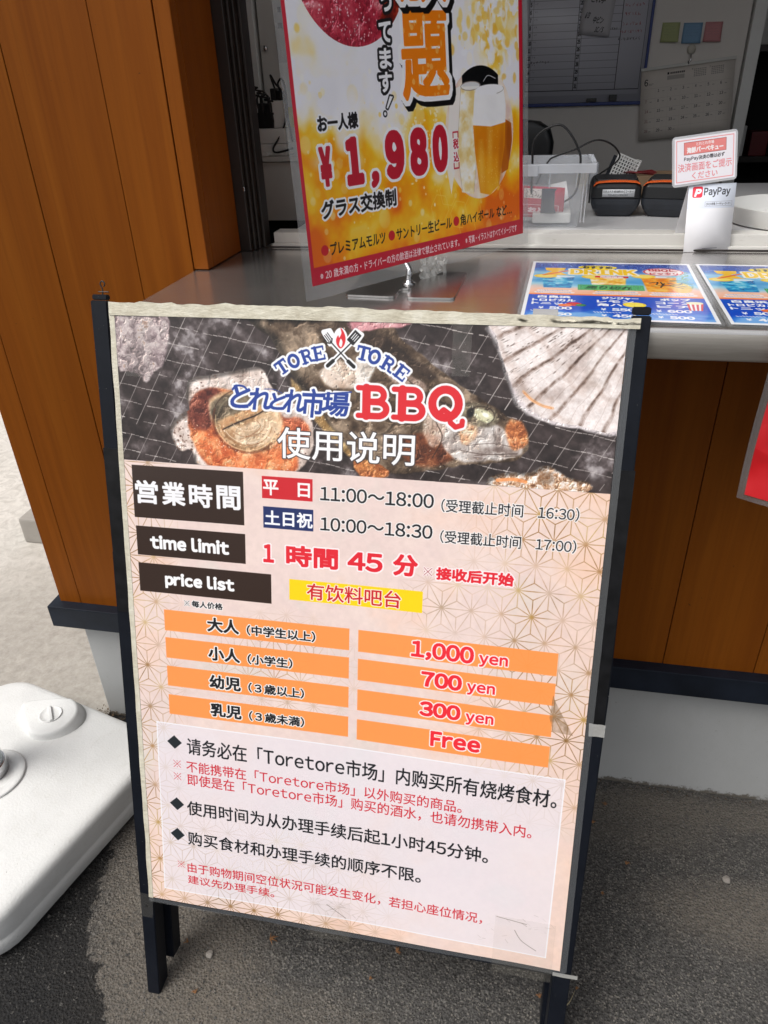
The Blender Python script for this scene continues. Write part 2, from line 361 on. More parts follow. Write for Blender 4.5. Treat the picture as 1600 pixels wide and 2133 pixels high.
def glyph(ch):
    if ch in _txt: return _txt[ch]
    cu = bpy.data.curves.new('t', 'FONT'); cu.body = ch; cu.resolution_u = 4
    o = bpy.data.objects.new('t', cu); COL.objects.link(o)
    dg = bpy.context.evaluated_depsgraph_get(); dg.update(); me = bpy.data.meshes.new_from_object(o.evaluated_get(dg))
    n = len(me.vertices)
    if n == 0: seg = None
    else:
        co = np.empty(n*3, np.float32); me.vertices.foreach_get('co', co); co = co.reshape(-1, 3)[:, :2]
        key = np.round(co*20000).astype(np.int64); _, inv = np.unique(key, axis=0, return_inverse=True); inv = inv.ravel()
        ln = len(me.loops); lv = np.empty(ln, np.int32); me.loops.foreach_get('vertex_index', lv)
        ls = np.empty(len(me.polygons), np.int32); lt = np.empty(len(me.polygons), np.int32)
        me.polygons.foreach_get('loop_start', ls); me.polygons.foreach_get('loop_total', lt)
        cnt = {}
        for a, t in zip(ls.tolist(), lt.tolist()):
            ids = inv[lv[a:a+t]].tolist()
            for i in range(t):
                e = (ids[i], ids[(i+1) % t]); e = (min(e), max(e)); cnt[e] = cnt.get(e, 0)+1
        first = np.zeros(inv.max()+1, np.int64); first[inv] = np.arange(n)
        E = np.array([e for e, c in cnt.items() if c % 2 == 1 and e[0] != e[1]])
        seg = np.concatenate([co[first[E[:, 0]]], co[first[E[:, 1]]]], 1)
    bpy.data.objects.remove(o); bpy.data.meshes.remove(me); bpy.data.curves.remove(cu)
    _txt[ch] = seg; return seg
def text_edges(s):
    """lay the string out glyph by glyph; latin letters use the CJK face's own wide forms, set close"""
    if 'em' not in _txt:
        a, b = glyph('国'), glyph('国国'); _txt['em'] = float(b[:, [0, 2]].max()-a[:, [0, 2]].max())
    em = _txt['em']; x = 0; out = []
    for ch in s:
        if ch == ' ': x += .34*em; continue
        if ch == '　': x += em; continue
        if 33 <= ord(ch) <= 126:
            g = glyph(chr(ord(ch)+0xFEE0))
            if g is None: continue
            lo, hi = g[:, [0, 2]].min(), g[:, [0, 2]].max()
            if ch.isdigit(): adv = .61*em; off = x+adv/2-(lo+hi)/2
            else: bear = .072*em if ch not in 'tfryT' else .04*em; off = x+bear-lo; adv = hi-lo+2*bear
            out.append(g+np.array([off, 0, off, 0])); x += adv
        else:
            g = glyph(ch)
            if g is not None: out.append(g+np.array([x, 0, x, 0]))
            x += em
    return np.concatenate(out)
def dilate(m, r):
    if r <= 0: return m
    m = m.copy(); k = 0
    while k < r:
        n = m.copy(); n[1:] |= m[:-1]; n[:-1] |= m[1:]; n[:, 1:] |= m[:, :-1]; n[:, :-1] |= m[:, 1:]
        if k % 2 == 1:
            n[1:, 1:] |= m[:-1, :-1]; n[:-1, :-1] |= m[1:, 1:]; n[1:, :-1] |= m[:-1, 1:]; n[:-1, 1:] |= m[1:, :-1]
        m = n; k += 1
    return m
SS = 3
class Art:
    def __init__(s, wmm, hmm, ppm, col, ox=0, oy=0):
        s.ppm = ppm; s.ox, s.oy = ox, oy; s.W, s.H = int(wmm*ppm), int(hmm*ppm)
        s.a = np.ones((s.H, s.W, 3), np.float32)*np.array(col, np.float32)/255
    def P(s, x, y): return (x-s.ox)*s.ppm, (y-s.oy)*s.ppm
    def grid(s, x0, y0, x1, y1):
        X0, Y0 = s.P(x0, y0); X1, Y1 = s.P(x1, y1)
        X0, Y0 = max(0, int(X0)), max(0, int(Y0)); X1, Y1 = min(s.W, int(X1)+1), min(s.H, int(Y1)+1)
        if X1 <= X0 or Y1 <= Y0: return None
        yy, xx = np.mgrid[Y0:Y1, X0:X1]
        return (slice(Y0, Y1), slice(X0, X1)), (xx+.5)/s.ppm+s.ox, (yy+.5)/s.ppm+s.oy
    def put(s, sl, m, col):
        m = m[..., None]
        if isinstance(col, tuple): col = np.array(col, np.float32)/255
        s.a[sl] = s.a[sl]*(1-m)+col*m
    def fillmask(s, segs_px, pad):
        """even-odd scanline fill of segments given in canvas px; returns boolean ss mask and px offset"""
        x0 = int(np.floor(min(segs_px[:, 0].min(), segs_px[:, 2].min())-pad)); x1 = int(np.ceil(max(segs_px[:, 0].max(), segs_px[:, 2].max())+pad))
        y0 = int(np.floor(min(segs_px[:, 1].min(), segs_px[:, 3].min())-pad)); y1 = int(np.ceil(max(segs_px[:, 1].max(), segs_px[:, 3].max())+pad))
        w, h = (x1-x0)*SS, (y1-y0)*SS; tog = np.zeros((h, w+1), np.int32)
        S = (segs_px-np.array([x0, y0, x0, y0]))*SS
        ya, yb = S[:, 1], S[:, 3]; lo, hi = np.minimum(ya, yb), np.maximum(ya, yb)
        r0 = np.ceil(lo-.5).astype(int); r1 = np.ceil(hi-.5).astype(int)
        nrow = np.maximum(0, r1-r0); idx = np.repeat(np.arange(len(S)), nrow)
        if len(idx):
            off = np.arange(len(idx))-np.repeat(np.cumsum(nrow)-nrow, nrow); rows = r0[idx]+off
            t = (rows+.5-ya[idx])/(yb[idx]-ya[idx]); xs = S[idx, 0]+t*(S[idx, 2]-S[idx, 0])
            np.add.at(tog, (np.clip(rows, 0, h-1), np.clip(np.ceil(xs-.5).astype(int), 0, w)), 1)
        return (np.cumsum(tog, 1)[:, :w] % 2).astype(bool), x0, y0
    def blit(s, mask, x0, y0, col, alpha=1):
        h, w = mask.shape[0]//SS, mask.shape[1]//SS
        m = mask.reshape(h, SS, w, SS).mean((1, 3)).astype(np.float32)*alpha
        X0, Y0, X1, Y1 = max(0, x0), max(0, y0), min(s.W, x0+w), min(s.H, y0+h)
        if X1 <= X0 or Y1 <= Y0: return
        s.put((slice(Y0, Y1), slice(X0, X1)), m[Y0-y0:Y1-y0, X0-x0:X1-x0], col)
    def text(s, t, x0, y0, x1, y1, col, bold=0, outl=(), shear=0, alpha=1, rot=0, fit='box'):
        seg = text_edges(t).astype(np.float64); xs = seg[:, [0, 2]]; ys = seg[:, [1, 3]]
        mx, Mx, my, My = xs.min(), xs.max(), ys.min(), ys.max()
        b = bold
        kx = (x1-x0-2*b)/(Mx-mx); ky = (y1-y0-2*b)/(My-my)
        X = (xs-mx)*kx+x0+b; Y = (My-ys)*ky+y0+b; X = X+shear*((y0+y1)/2-Y)
        if rot:
            cx, cy = (x0+x1)/2, (y0+y1)/2; c, sn = math.cos(rot), math.sin(rot); X, Y = cx+(X-cx)*c-(Y-cy)*sn, cy+(X-cx)*sn+(Y-cy)*c
        X = (X-s.ox)*s.ppm; Y = (Y-s.oy)*s.ppm; S = np.stack([X[:, 0], Y[:, 0], X[:, 1], Y[:, 1]], 1)
        pad = 3+(max([o[0] for o in outl], default=0)+b+2)*s.ppm
        m, px, py = s.fillmask(S, pad); m = dilate(m, round(b*s.ppm*SS))
        for (r, c, *dx) in outl:
            mo = dilate(m, round(r*s.ppm*SS)); ddx, ddy = (dx+[0, 0])[:2] if dx else (0, 0)
            s.blit(mo, px+round(ddx*s.ppm), py+round(ddy*s.ppm), c)
        s.blit(m, px, py, col, alpha)
    def poly(s, pts, col, alpha=1, outl=None):
        p = np.array([s.P(*q) for q in pts]); n = np.roll(p, -1, 0); S = np.concatenate([p, n], 1)
        m, x, y = s.fillmask(S, 3+(outl[0]*s.ppm if outl else 0))
        if outl: s.blit(dilate(m, round(outl[0]*s.ppm*SS)), x, y, outl[1])
        s.blit(m, x, y, col, alpha)
    def polymask(s, pts, soft=0):
        p = np.array([s.P(*q) for q in pts]); n = np.roll(p, -1, 0)
        m, x0, y0 = s.fillmask(np.concatenate([p, n], 1), 4); h, w = m.shape[0]//SS, m.shape[1]//SS
        m = m.reshape(h, SS, w, SS).mean((1, 3)).astype(np.float32); full = np.zeros((s.H, s.W), np.float32)
        X0, Y0, X1, Y1 = max(0, x0), max(0, y0), min(s.W, x0+w), min(s.H, y0+h)
        full[Y0:Y1, X0:X1] = m[Y0-y0:Y1-y0, X0-x0:X1-x0]
        k = int(soft*s.ppm)
        for _ in range(3 if k else 0):
            for ax in (0, 1):
                c = np.cumsum(np.pad(full, [(k+1, k) if a == ax else (0, 0) for a in (0, 1)], mode='edge'), ax, dtype=np.float64)
                full = ((np.take(c, range(2*k+1, c.shape[ax]), ax)-np.take(c, range(0, c.shape[ax]-2*k-1), ax))/(2*k+1)).astype(np.float32)
        return full
    def local(s, pts, soft=0):
        p = np.array([s.P(*q) for q in pts]); n = np.roll(p, -1, 0); k = int(round(soft*s.ppm)); pad = 4+3*k
        m, x0, y0 = s.fillmask(np.concatenate([p, n], 1), pad); h, w = m.shape[0]//SS, m.shape[1]//SS
        m = m.reshape(h, SS, w, SS).mean((1, 3)).astype(np.float32)
        for _ in range(3 if k else 0):
            for ax in (0, 1):
                c = np.cumsum(np.pad(m, [(k+1, k) if a == ax else (0, 0) for a in (0, 1)]), ax, dtype=np.float64)
                m = ((np.take(c, range(2*k+1, c.shape[ax]), ax)-np.take(c, range(0, c.shape[ax]-2*k-1), ax))/(2*k+1)).astype(np.float32)
        X0, Y0, X1, Y1 = max(0, x0), max(0, y0), min(s.W, x0+w), min(s.H, y0+h)
        return (slice(Y0, Y1), slice(X0, X1)), m[Y0-y0:Y1-y0, X0-x0:X1-x0]
    def stroke(s, pts, w, col, alpha=1, taper=None):
        P_ = np.array(pts, float); g = s.grid(P_[:, 0].min()-w, P_[:, 1].min()-w, P_[:, 0].max()+w, P_[:, 1].max()+w)
        if g is None: return
        sl, X, Y = g; best = np.full(X.shape, 1e9)
        for i in range(len(P_)-1):
            a, b = P_[i], P_[i+1]; d = b-a; L = max(1e-9, d@d); t = np.clip(((X-a[0])*d[0]+(Y-a[1])*d[1])/L, 0, 1)
            ww = w if taper is None else w*taper((i)/(len(P_)-1))
            best = np.minimum(best, np.hypot(X-a[0]-t*d[0], Y-a[1]-t*d[1])-ww/2)
        s.put(sl, (np.clip(.5-best*s.ppm, 0, 1)*alpha).astype(np.float32), col)
    def ell(s, cx, cy, rx, ry, col, alpha=1, soft=0, rot=0):
        R = max(rx, ry)*1.05+soft; g = s.grid(cx-R, cy-R, cx+R, cy+R)
        if g is None: return
        sl, X, Y = g; c, sn = math.cos(rot), math.sin(rot); U = ((X-cx)*c+(Y-cy)*sn)/rx; V = (-(X-cx)*sn+(Y-cy)*c)/ry
        d = (np.hypot(U, V)-1)*min(rx, ry); sf = max(soft, .5/s.ppm)
        s.put(sl, (np.clip(.5-d/(2*sf), 0, 1)*alpha).astype(np.float32), col)
    def rect(s, x0, y0, x1, y1, col, alpha=1): s.poly([(x0, y0), (x1, y0), (x1, y1), (x0, y1)], col, alpha)
    def image(s, name):
        im = bpy.data.images.new(name, s.W, s.H, alpha=False); px = np.ones((s.H, s.W, 4), np.float32)
        px[..., :3] = np.clip(s.a[::-1], 0, 1); im.pixels.foreach_set(px.ravel()); im.update(); return im
    def mat(s, name, rough=.3, coat=.0, scale=1.0, bump=0, bscale=30):
        b = NB(name); im = b.n('ShaderNodeTexImage'); im.image = s.image(name); im.extension = 'EXTEND'
        tc = b.n('ShaderNodeTexCoord'); b.l(tc.outputs['UV'], im.inputs['Vector'])
        col = im.outputs[0]
        if scale != 1.0: col = b.mix(1.0, col, (scale, scale, scale), 'MULTIPLY')
        b.set(Base_Color=col, Roughness=rough, Coat_Weight=coat, Coat_Roughness=.08)
        if bump: 
            bp = b.bump(b.noise(b.coords('Object'), bscale, 4, .6, .3), bump, .002); b.l(bp.outputs[0], b.b.inputs['Coat Normal'])
        return b.m
def one(A, x0, y0, x1, y1, st, col, outl=()):
    w_ = x1-x0; cx = x0+w_*.56; b = st*.42
    def shp(c, e):
        A.stroke([(cx, y0+st/2), (cx, y1-b/2)], st+2*e, c)
        A.poly([(cx-st/2-e, y0-e*.6), (cx+st/2+e, y0-e*.6), (cx+st/2+e, y0+st), (cx+st/2+e, y1+e), (cx-st/2-e, y1+e)], c)
        A.poly([(cx-st/2+.2, y0-e*.6), (cx-st/2+.2, y0+st*.95+e), (x0-e, y0+st*1.25+e), (x0-e, y0+st*.55-e)], c)
        A.poly([(x0-e, y1-b*1.6-e), (x1+e, y1-b*1.6-e), (x1+e, y1+e), (x0-e, y1+e)], c)
    for r, c in outl: shp(c, r)
    shp(col, 0)
def kome(A, x0, y0, x1, y1, c, w=.9, outl=()):
    cx, cy = (x0+x1)/2, (y0+y1)/2
    for e, cc in list(outl)+[(0, c)]:
        A.stroke([(x0, y0), (x1, y1)], w+2*e, cc); A.stroke([(x0, y1), (x1, y0)], w+2*e, cc)
        for q in ((cx, y0+.8), (cx, y1-.8), (x0+.8, cy), (x1-.8, cy)): A.ell(q[0], q[1], w*.95+e, w*.95+e, cc)
def smoothpts(pts, n=6): return [(p.x, p.y) for p in catmull([(x, y, 0) for x, y in pts], n, True)]
def jitter(pts, a, n=5, seed=1):
    r = random.Random(seed); q = smoothpts(pts, n); return [(x+r.uniform(-a, a), y+r.uniform(-a, a)) for x, y in q]
# slab letters drawn as strokes in a unit box
def arc(cx, cy, rx, ry, a0, a1, n=12): return [(cx+rx*math.cos(rad(a0+(a1-a0)*k/n)), cy+ry*math.sin(rad(a0+(a1-a0)*k/n))) for k in range(n+1)]
SLAB = {
 'T': [([(.08, .09), (.92, .09)], .18), ([(.08, .12), (.06, .33)], .12), ([(.92, .12), (.94, .33)], .12), ([(.5, .1), (.5, .9)], .24), ([(.28, .93), (.72, .93)], .13)],
 'O': [(arc(.5, .5, .36, .41, 0, 360, 24), .23)],
 'R': [([(.06, .08), (.5, .08)], .14), ([(.27, .08), (.27, .92)], .24), ([(.06, .93), (.46, .93)], .13), ([(.3, .09), (.55, .09)]+arc(.58, .29, .20, .20, -90, 90)+[(.3, .5)], .17), ([(.5, .5), (.68, .62), (.74, .90), (.96, .93)], .17)],
 'E': [([(.06, .08), (.88, .08)], .15), ([(.27, .08), (.27, .92)], .24), ([(.06, .93), (.9, .93)], .15), ([(.3, .5), (.66, .5)], .13), ([(.89, .08), (.89, .3)], .10), ([(.91, .93), (.91, .68)], .10), ([(.67, .38), (.67, .62)], .09)],
 'B': [([(.04, .08), (.55, .08)], .16), ([(.28, .08), (.28, .92)], .26), ([(.04, .92), (.55, .92)], .16), ([(.3, .08), (.55, .08)]+arc(.58, .28, .21, .20, -90, 90)+[(.3, .49)], .19), ([(.3, .49), (.6, .49)]+arc(.62, .705, .25, .215, -90, 90)+[(.3, .92)], .20)],
 'Q': [(arc(.5, .45, .36, .40, 0, 360, 24), .23), ([(.34, .74), (.46, .62), (.60, .72), (.66, .98), (.80, 1.10), (.97, 1.04), (.98, .92)], .15)],
}
def slab(A, ch, cx, cy, w, h, rot, layers):
    c, sn = math.cos(rot), math.sin(rot)
    for (ex, col) in layers:
        for pts, sw in SLAB[ch]:
            q = [(cx+((x-.5)*w)*c-((y-.5)*h)*sn, cy+((x-.5)*w)*sn+((y-.5)*h)*c) for x, y in pts]
            A.stroke(q, sw*min(w, h)+2*ex, col)

# ---- notice-board poster (594 x 841 mm), mm from its top left corner
def art_notice():
    A = Art(594, 841, 2.3, (234, 214, 206))
    H, W = A.H, A.W; yy, xx = np.mgrid[0:H, 0:W].astype(np.float32); X = xx/A.ppm; Y = yy/A.ppm
    n1 = vnoise(H, W, 260, 4, seed=1); n2 = vnoise(H, W, 120, 5, seed=2); n3 = vnoise(H, W, 14, 3, seed=3)
    A.a = pal(n1*.6+n2*.4, [(0, (226, 214, 206)), (.35, (234, 211, 205)), (.6, (238, 216, 208)), (1, (240, 205, 188))])
    # warmer along the right and lower edges
    e = np.clip((X-470)/130, 0, 1)*.7+np.clip((Y-760)/100, 0, 1)*.5; e = (e*(.5+.5*n2))[..., None]
    A.a = A.a*(1-e*.55)+np.array([240, 196, 165], np.float32)/255*e*.55
    A.a *= (1-.03*(n3-.5))[..., None]
    # hemp-leaf lattice
    s = 36.0; h = s*math.sqrt(3)/2; ox, oy = 14.5, 396.0
    v = (Y-oy)/h; u = (X-ox)/s-v/2; fu, fv = u-np.floor(u), v-np.floor(v); up = (fu+fv) < 1
    b0 = np.where(up, 1-fu-fv, fu+fv-1); b1 = np.where(up, fu, 1-fu); b2 = np.where(up, fv, 1-fv)
    B = np.sort(np.stack([b0, b1, b2]), 0); d = np.minimum(B[0]*h, (B[1]-B[0])*h/math.sqrt(3)); st = (1-B[2])*h*1.02
    line = np.clip((.62-d)*A.ppm*.8+.3, 0, 1); line = np.maximum(line, np.clip((3.3-st)/1.6, 0, 1)*.9)
    g = np.clip((75-X)/70, 0, 1)*.9+np.clip((X-400)/120, 0, 1)*np.clip((X-400)/120, 0, 1)*np.clip((640-Y)/160, 0, 1)+np.clip((Y-640)/150, 0, 1)*np.clip((400-X)/200, 0, 1)
    g += .35*np.clip(1-np.hypot((X-210)/120, (Y-440)/90), 0, 1)*2+.5*np.clip(1-np.hypot((X-410)/60, (Y-330)/60), 0, 1)
    g = np.clip(g, 0, 1)*np.clip(.25+1.15*vnoise(H, W, 90, 3, seed=5), 0, 1)*(.75+.25*vnoise(H, W, 6, 2, seed=8))
    gold = pal(vnoise(H, W, 70, 3, seed=6), [(0, (140, 102, 52)), (.5, (184, 132, 76)), (1, (212, 176, 100))])
    m = np.clip((line*g)[..., None]*1.15, 0, .95); A.a = A.a*(1-m)+gold*.9*m
    # --- banner photograph
    bh = 177; m = A.polymask([(0, 0), (594, 0), (594, 179.5), (0, 176)])
    base = pal(vnoise(H, W, 60, 5, .6, seed=10)*.75+n3*.25, [(0, (38, 31, 31)), (.45, (62, 53, 52)), (.7, (96, 86, 86)), (.85, (140, 132, 133)), (1, (168, 160, 160))])
    tile = pal(vnoise(H, W, 30, 4, seed=12), [(0, (42, 34, 33)), (1, (74, 63, 62))])
    k = np.clip(vnoise(H, W, 110, 3, seed=13)*2.2-.75, 0, 1)[..., None]; base = tile*(1-k)+base*k
    A.a = A.a*(1-m[..., None])+base*m[..., None]
    r = random.Random(3)
    for i in range(-9, 34):
        x0 = i*22.6+112; c = r.choice([(190, 182, 178), (150, 142, 140), (176, 168, 165)])
        for kk in range(14):
            ya, yb = kk*13, kk*13+13
            if r.random() < .82: A.stroke([(x0-(ya-4)*.55, ya), (x0-(min(yb, 177)-4)*.55, min(yb, 176.5))], r.uniform(.7, 1.15), c, r.uniform(.55, .95))
    for j in range(-4, 12):
        y0 = j*20.5-2
        for kk in range(100):
            x = kk*6; y = y0+x*.17+math.sin(x*.9)*.5
            if 0 < y < 174 and r.random() < .86: A.stroke([(x, y), (x+4.6, y+.8+math.sin(x)*.3)], r.uniform(.7, 1.3), (196, 188, 184), r.uniform(.45, .9))
    def lay(pts, stops, cell, seed, edge=.3, al=1.0, jit=1.0, clip=None, gl=1.0, round_=0.0, ax=(1, 1)):
        sl, q = A.local(jitter(pts, jit, 5, seed), edge); q = q*m[sl]*al
        if clip is not None: q = q*clip[sl]
        if not q.size: return
        f, sh = flesh(q.shape[0], q.shape[1], cell*A.ppm*.5, seed, gl, ax); c = pal(f, stops)
        c = c*(1+np.minimum(sh, 0)[..., None]*1.1)+np.maximum(sh, 0)[..., None]*np.array([.62, .56, .50], np.float32)
        if round_:
            _, r2 = A.local(smoothpts(pts, 5), round_); r2 = r2[:q.shape[0], :q.shape[1]] if r2.shape[0] >= q.shape[0] and r2.shape[1] >= q.shape[1] else None
            if r2 is not None: c = c*(.5+.5*np.clip(r2*1.5-.2, 0, 1))[..., None]
        A.a[sl] = A.a[sl]*(1-q[..., None])+np.clip(c, 0, 1)*q[..., None]
    def photo(pts, stops, cell, seed, soft=1.2, edge=None, rough=.6, oct=5, jit=1.2, mixn=None):
        lay(pts, stops, cell, seed, .35, 1.0, jit, None, .8, soft*1.5); full = A.polymask(smoothpts(pts, 5))*m; return full
    # oyster shell, top left
    flow = np.sin((X*.9+Y*.35)*.35+vnoise(H, W, 24, 4, seed=20)*9)*.22+.1
    photo([(3, -4), (36, -4), (68, -2), (71, 18), (66, 38), (61, 56), (48, 66), (37, 79), (28, 70), (14, 66), (1, 64), (-3, 30)],
          [(0, (92, 78, 80)), (.35, (140, 124, 126)), (.6, (176, 160, 160)), (.85, (206, 194, 192)), (1, (160, 130, 115))], 16, 21, mixn=flow)
    # whole grilled fish running to the right
    def soft(pts, stops, cell, seed, al=1.0, edge=2.0, jit=1.0, clip=None, rough=.65): lay(pts, stops, cell*1.4, seed, edge*.6, al, jit, clip, 1.0)
    body = [(176, -3), (196, 20), (212, 46), (226, 68), (246, 96), (262, 120), (288, 150), (312, 168), (350, 172), (388, 166), (424, 158), (462, 153), (488, 147), (500, 131), (496, 112), (474, 98), (448, 82), (420, 66), (380, 38), (352, 18), (320, -3)]
    sc = (np.sin(X*1.9+Y*.8)*np.sin(Y*2.1-X*.5))*.07+.2
    pm = photo(body, [(0, (34, 25, 20)), (.3, (70, 55, 43)), (.55, (104, 86, 70)), (.78, (140, 122, 104)), (1, (182, 158, 134))], 40, 31, mixn=sc, soft=2.5)
    soft([(222, 66), (250, 96), (276, 128), (300, 156), (286, 150), (252, 116), (226, 84)], [(0, (150, 112, 62)), (1, (214, 182, 128))], 14, 32, .85, 1.5)
    soft([(300, 4), (330, 14), (360, 34), (392, 56), (384, 62), (350, 44), (316, 22)], [(0, (36, 26, 22)), (1, (76, 60, 50))], 20, 33, .8, 2.5)
    soft([(256, 56), (280, 44), (300, 50), (312, 66), (296, 74), (268, 74)], [(0, (206, 176, 154)), (1, (246, 232, 220))], 12, 34, .9, 1.2)
    soft([(300, 40), (316, 30), (324, 44), (312, 70), (300, 72)], [(0, (222, 206, 192)), (1, (250, 244, 238))], 14, 35, .85, 1.2)
    soft([(330, 44), (356, 54), (380, 66), (376, 76), (344, 66)], [(0, (170, 140, 124)), (1, (226, 204, 190))], 10, 36, .7, 1.5)
    soft([(298, 160), (324, 160), (342, 172), (326, 180), (306, 178)], [(0, (140, 66, 34)), (1, (226, 150, 88))], 10, 37, .9, .8)
    soft([(352, 132), (386, 122), (410, 132), (416, 150), (388, 162), (360, 156)], [(0, (58, 30, 22)), (.5, (116, 62, 40)), (1, (176, 110, 74))], 16, 38, .9, 2)
    soft([(394, 110), (430, 104), (462, 108), (488, 124), (492, 140), (458, 150), (424, 152), (404, 138)], [(0, (120, 104, 98)), (.45, (176, 164, 158)), (1, (232, 226, 222))], 14, 39, .95, 1.6, 1.6)
    soft([(386, 100), (404, 106), (402, 128), (390, 138), (380, 120)], [(0, (196, 160, 140)), (1, (236, 216, 202))], 10, 40, .7, 1.5)
    soft([(478, 102), (494, 108), (498, 128), (484, 136), (474, 120)], [(0, (120, 60, 34)), (.6, (212, 128, 76)), (1, (240, 184, 136))], 8, 42, .9, 1.2)
    soft([(420, 98), (436, 98), (442, 118), (430, 134), (420, 120)], [(0, (206, 130, 78)), (1, (246, 220, 190))], 8, 43, .75, 1.2)
    soft([(420, 92), (432, 84), (456, 90), (466, 104), (452, 112), (432, 108)], [(0, (60, 48, 40)), (.5, (110, 100, 84)), (1, (168, 158, 130))], 8, 44, .9, 1.2)
    soft([(436, 94), (448, 92), (460, 101), (454, 107), (441, 103)], [(0, (176, 172, 132)), (1, (232, 230, 204))], 5, 45, .95, .7, .5)
    A.ell(433, 96, 4, 6, (26, 26, 28), .85, 1.0, .3); A.ell(449, 99, 8.5, 5.6, (214, 210, 176), .85, 1.2, .5); A.ell(450, 98, 4, 2.4, (250, 250, 240), .9, .8, .4)
    A.stroke(arc(445, 99, 15, 10.5, 170, 420), 1.4, (52, 40, 34), .6)
    for p, c_, wd in (([(300, 12), (340, 44), (380, 78), (420, 92)], (40, 30, 26), 1.8), ([(424, 140), (452, 143), (488, 140)], (64, 48, 42), 1.0), ([(392, 150), (402, 126), (394, 106), (404, 86)], (50, 36, 30), 1.6), ([(430, 134), (460, 130), (488, 134)], (70, 54, 48), .8), ([(440, 146), (470, 146), (486, 144)], (236, 228, 224), .8)):
        A.stroke(smooth_line(p), wd, c_, .6)
    for i in range(420):   # char flecks and oil glints
        a_, b_ = r.uniform(180, 495), r.uniform(4, 172)
        if pm[int(b_*A.ppm), int(a_*A.ppm)] > .5: A.ell(a_, b_, r.uniform(.3, 1.5), r.uniform(.25, .8), r.choice([(34, 24, 20), (236, 224, 208), (60, 42, 32), (214, 190, 160), (24, 18, 16)]), r.uniform(.35, .85), .3, r.uniform(0, 3))
    # turban shell
    shellp = [(94, 72), (120, 66), (150, 60), (182, 54), (192, 68), (202, 84), (224, 92), (242, 106), (249, 134), (242, 160), (226, 177), (190, 179), (140, 178), (104, 178), (96, 172), (92, 158), (78, 160), (68, 148), (66, 130), (82, 114), (92, 108), (88, 92)]
    sm = photo(shellp, [(0, (168, 148, 138)), (.4, (206, 188, 178)), (.7, (230, 214, 206)), (1, (242, 230, 224))], 26, 51, jit=.8)
    for i in range(110):
        a_, b_ = r.choice([(r.uniform(66, 96), r.uniform(112, 172)), (r.uniform(70, 96), r.uniform(130, 172)), (r.uniform(96, 196), r.uniform(58, 84)), (r.uniform(210, 248), r.uniform(100, 165))])
        if sm[int(b_*A.ppm), int(a_*A.ppm)] > .6: A.ell(a_, b_, r.uniform(.3, 1.7), r.uniform(.3, 1.5), (86, 56, 44), r.uniform(.4, .9), .4)
    soft([(98, 92), (112, 84), (136, 82), (170, 84), (200, 92), (212, 112), (238, 118), (244, 134), (230, 150), (224, 177), (170, 179), (118, 178), (100, 160), (92, 140), (90, 112)], [(0, (104, 48, 32)), (.35, (170, 88, 56)), (.65, (222, 134, 86)), (1, (250, 196, 150))], 22, 52, 1, 1.2, 1.4, sm)
    soft([(98, 92), (112, 84), (132, 84), (136, 98), (128, 118), (112, 134), (96, 130), (90, 112)], [(0, (62, 26, 24)), (.5, (104, 50, 42)), (1, (158, 92, 74))], 12, 53, .92, 2.5, 1, sm)
    soft([(120, 94), (150, 82), (182, 86), (204, 100), (210, 124), (198, 148), (172, 158), (146, 152), (128, 136), (118, 114)], [(0, (120, 86, 58)), (.4, (186, 146, 108)), (.7, (224, 190, 152)), (1, (244, 222, 192))], 22, 54, 1, 2.2, 1, sm)
    soft([(124, 96), (150, 86), (182, 90), (196, 102), (186, 108), (160, 120), (138, 130), (124, 122), (118, 108)], [(0, (58, 48, 38)), (.5, (104, 92, 76)), (1, (146, 132, 110))], 22, 55, .95, 1.8, 1, sm)
    soft([(126, 122), (148, 112), (172, 102), (188, 98), (190, 104), (170, 114), (150, 122), (134, 130)], [(0, (206, 140, 92)), (1, (244, 206, 160))], 9, 56, .8, 1.2, .6, sm)
    soft([(150, 132), (172, 120), (196, 112), (204, 122), (194, 142), (172, 150), (154, 146)], [(0, (206, 170, 136)), (1, (248, 230, 204))], 12, 57, .7, 2, .6, sm)
    soft([(100, 134), (124, 140), (150, 160), (190, 162), (222, 148), (224, 176), (150, 179), (112, 174)], [(0, (186, 80, 46)), (.5, (232, 130, 78)), (1, (254, 196, 144))], 16, 58, .75, 3, 1, sm)
    soft([(212, 116), (232, 112), (242, 124), (236, 138), (218, 136)], [(0, (150, 64, 44)), (1, (226, 132, 92))], 9, 59, .85, 1.4, .6, sm)
    A.stroke(smooth_line([(134, 131), (150, 123), (164, 117), (178, 111), (190, 103)]), 1.7, (40, 28, 26), .75)
    for rx_, ry_, a0, a1, wd, cc_, al_ in ((42, 38, 40, 200, 2.6, (92, 44, 28), .45), (39, 35, 20, 190, 1.4, (250, 214, 170), .5), (33, 29, 10, 170, 1.6, (140, 92, 58), .45), (30, 26, 0, 150, 1.2, (255, 238, 214), .5), (24, 18, -10, 140, 1.4, (168, 116, 80), .45), (17, 11, 0, 160, 1.2, (250, 226, 196), .5), (43, 39, 200, 330, 1.6, (60, 40, 32), .5), (37, 33, 190, 300, 2.0, (172, 160, 132), .35)):
        A.stroke(arc(164, 120, rx_, ry_, a0, a1, 16), wd, cc_, al_)
    A.stroke(smooth_line([(156, 142), (170, 136), (182, 126), (178, 118)]), 1.2, (160, 110, 76), .6)
    for i in range(220):
        a_, b_ = r.uniform(94, 232), r.uniform(126, 178)
        if sm[min(int(b_*A.ppm), H-1), int(a_*A.ppm)] > .5: A.ell(a_, b_, r.uniform(.25, 1.2), r.uniform(.25, .7), r.choice([(255, 232, 204), (252, 206, 160), (110, 50, 30), (255, 244, 230)]), r.uniform(.35, .9), .3, r.uniform(0, 3))
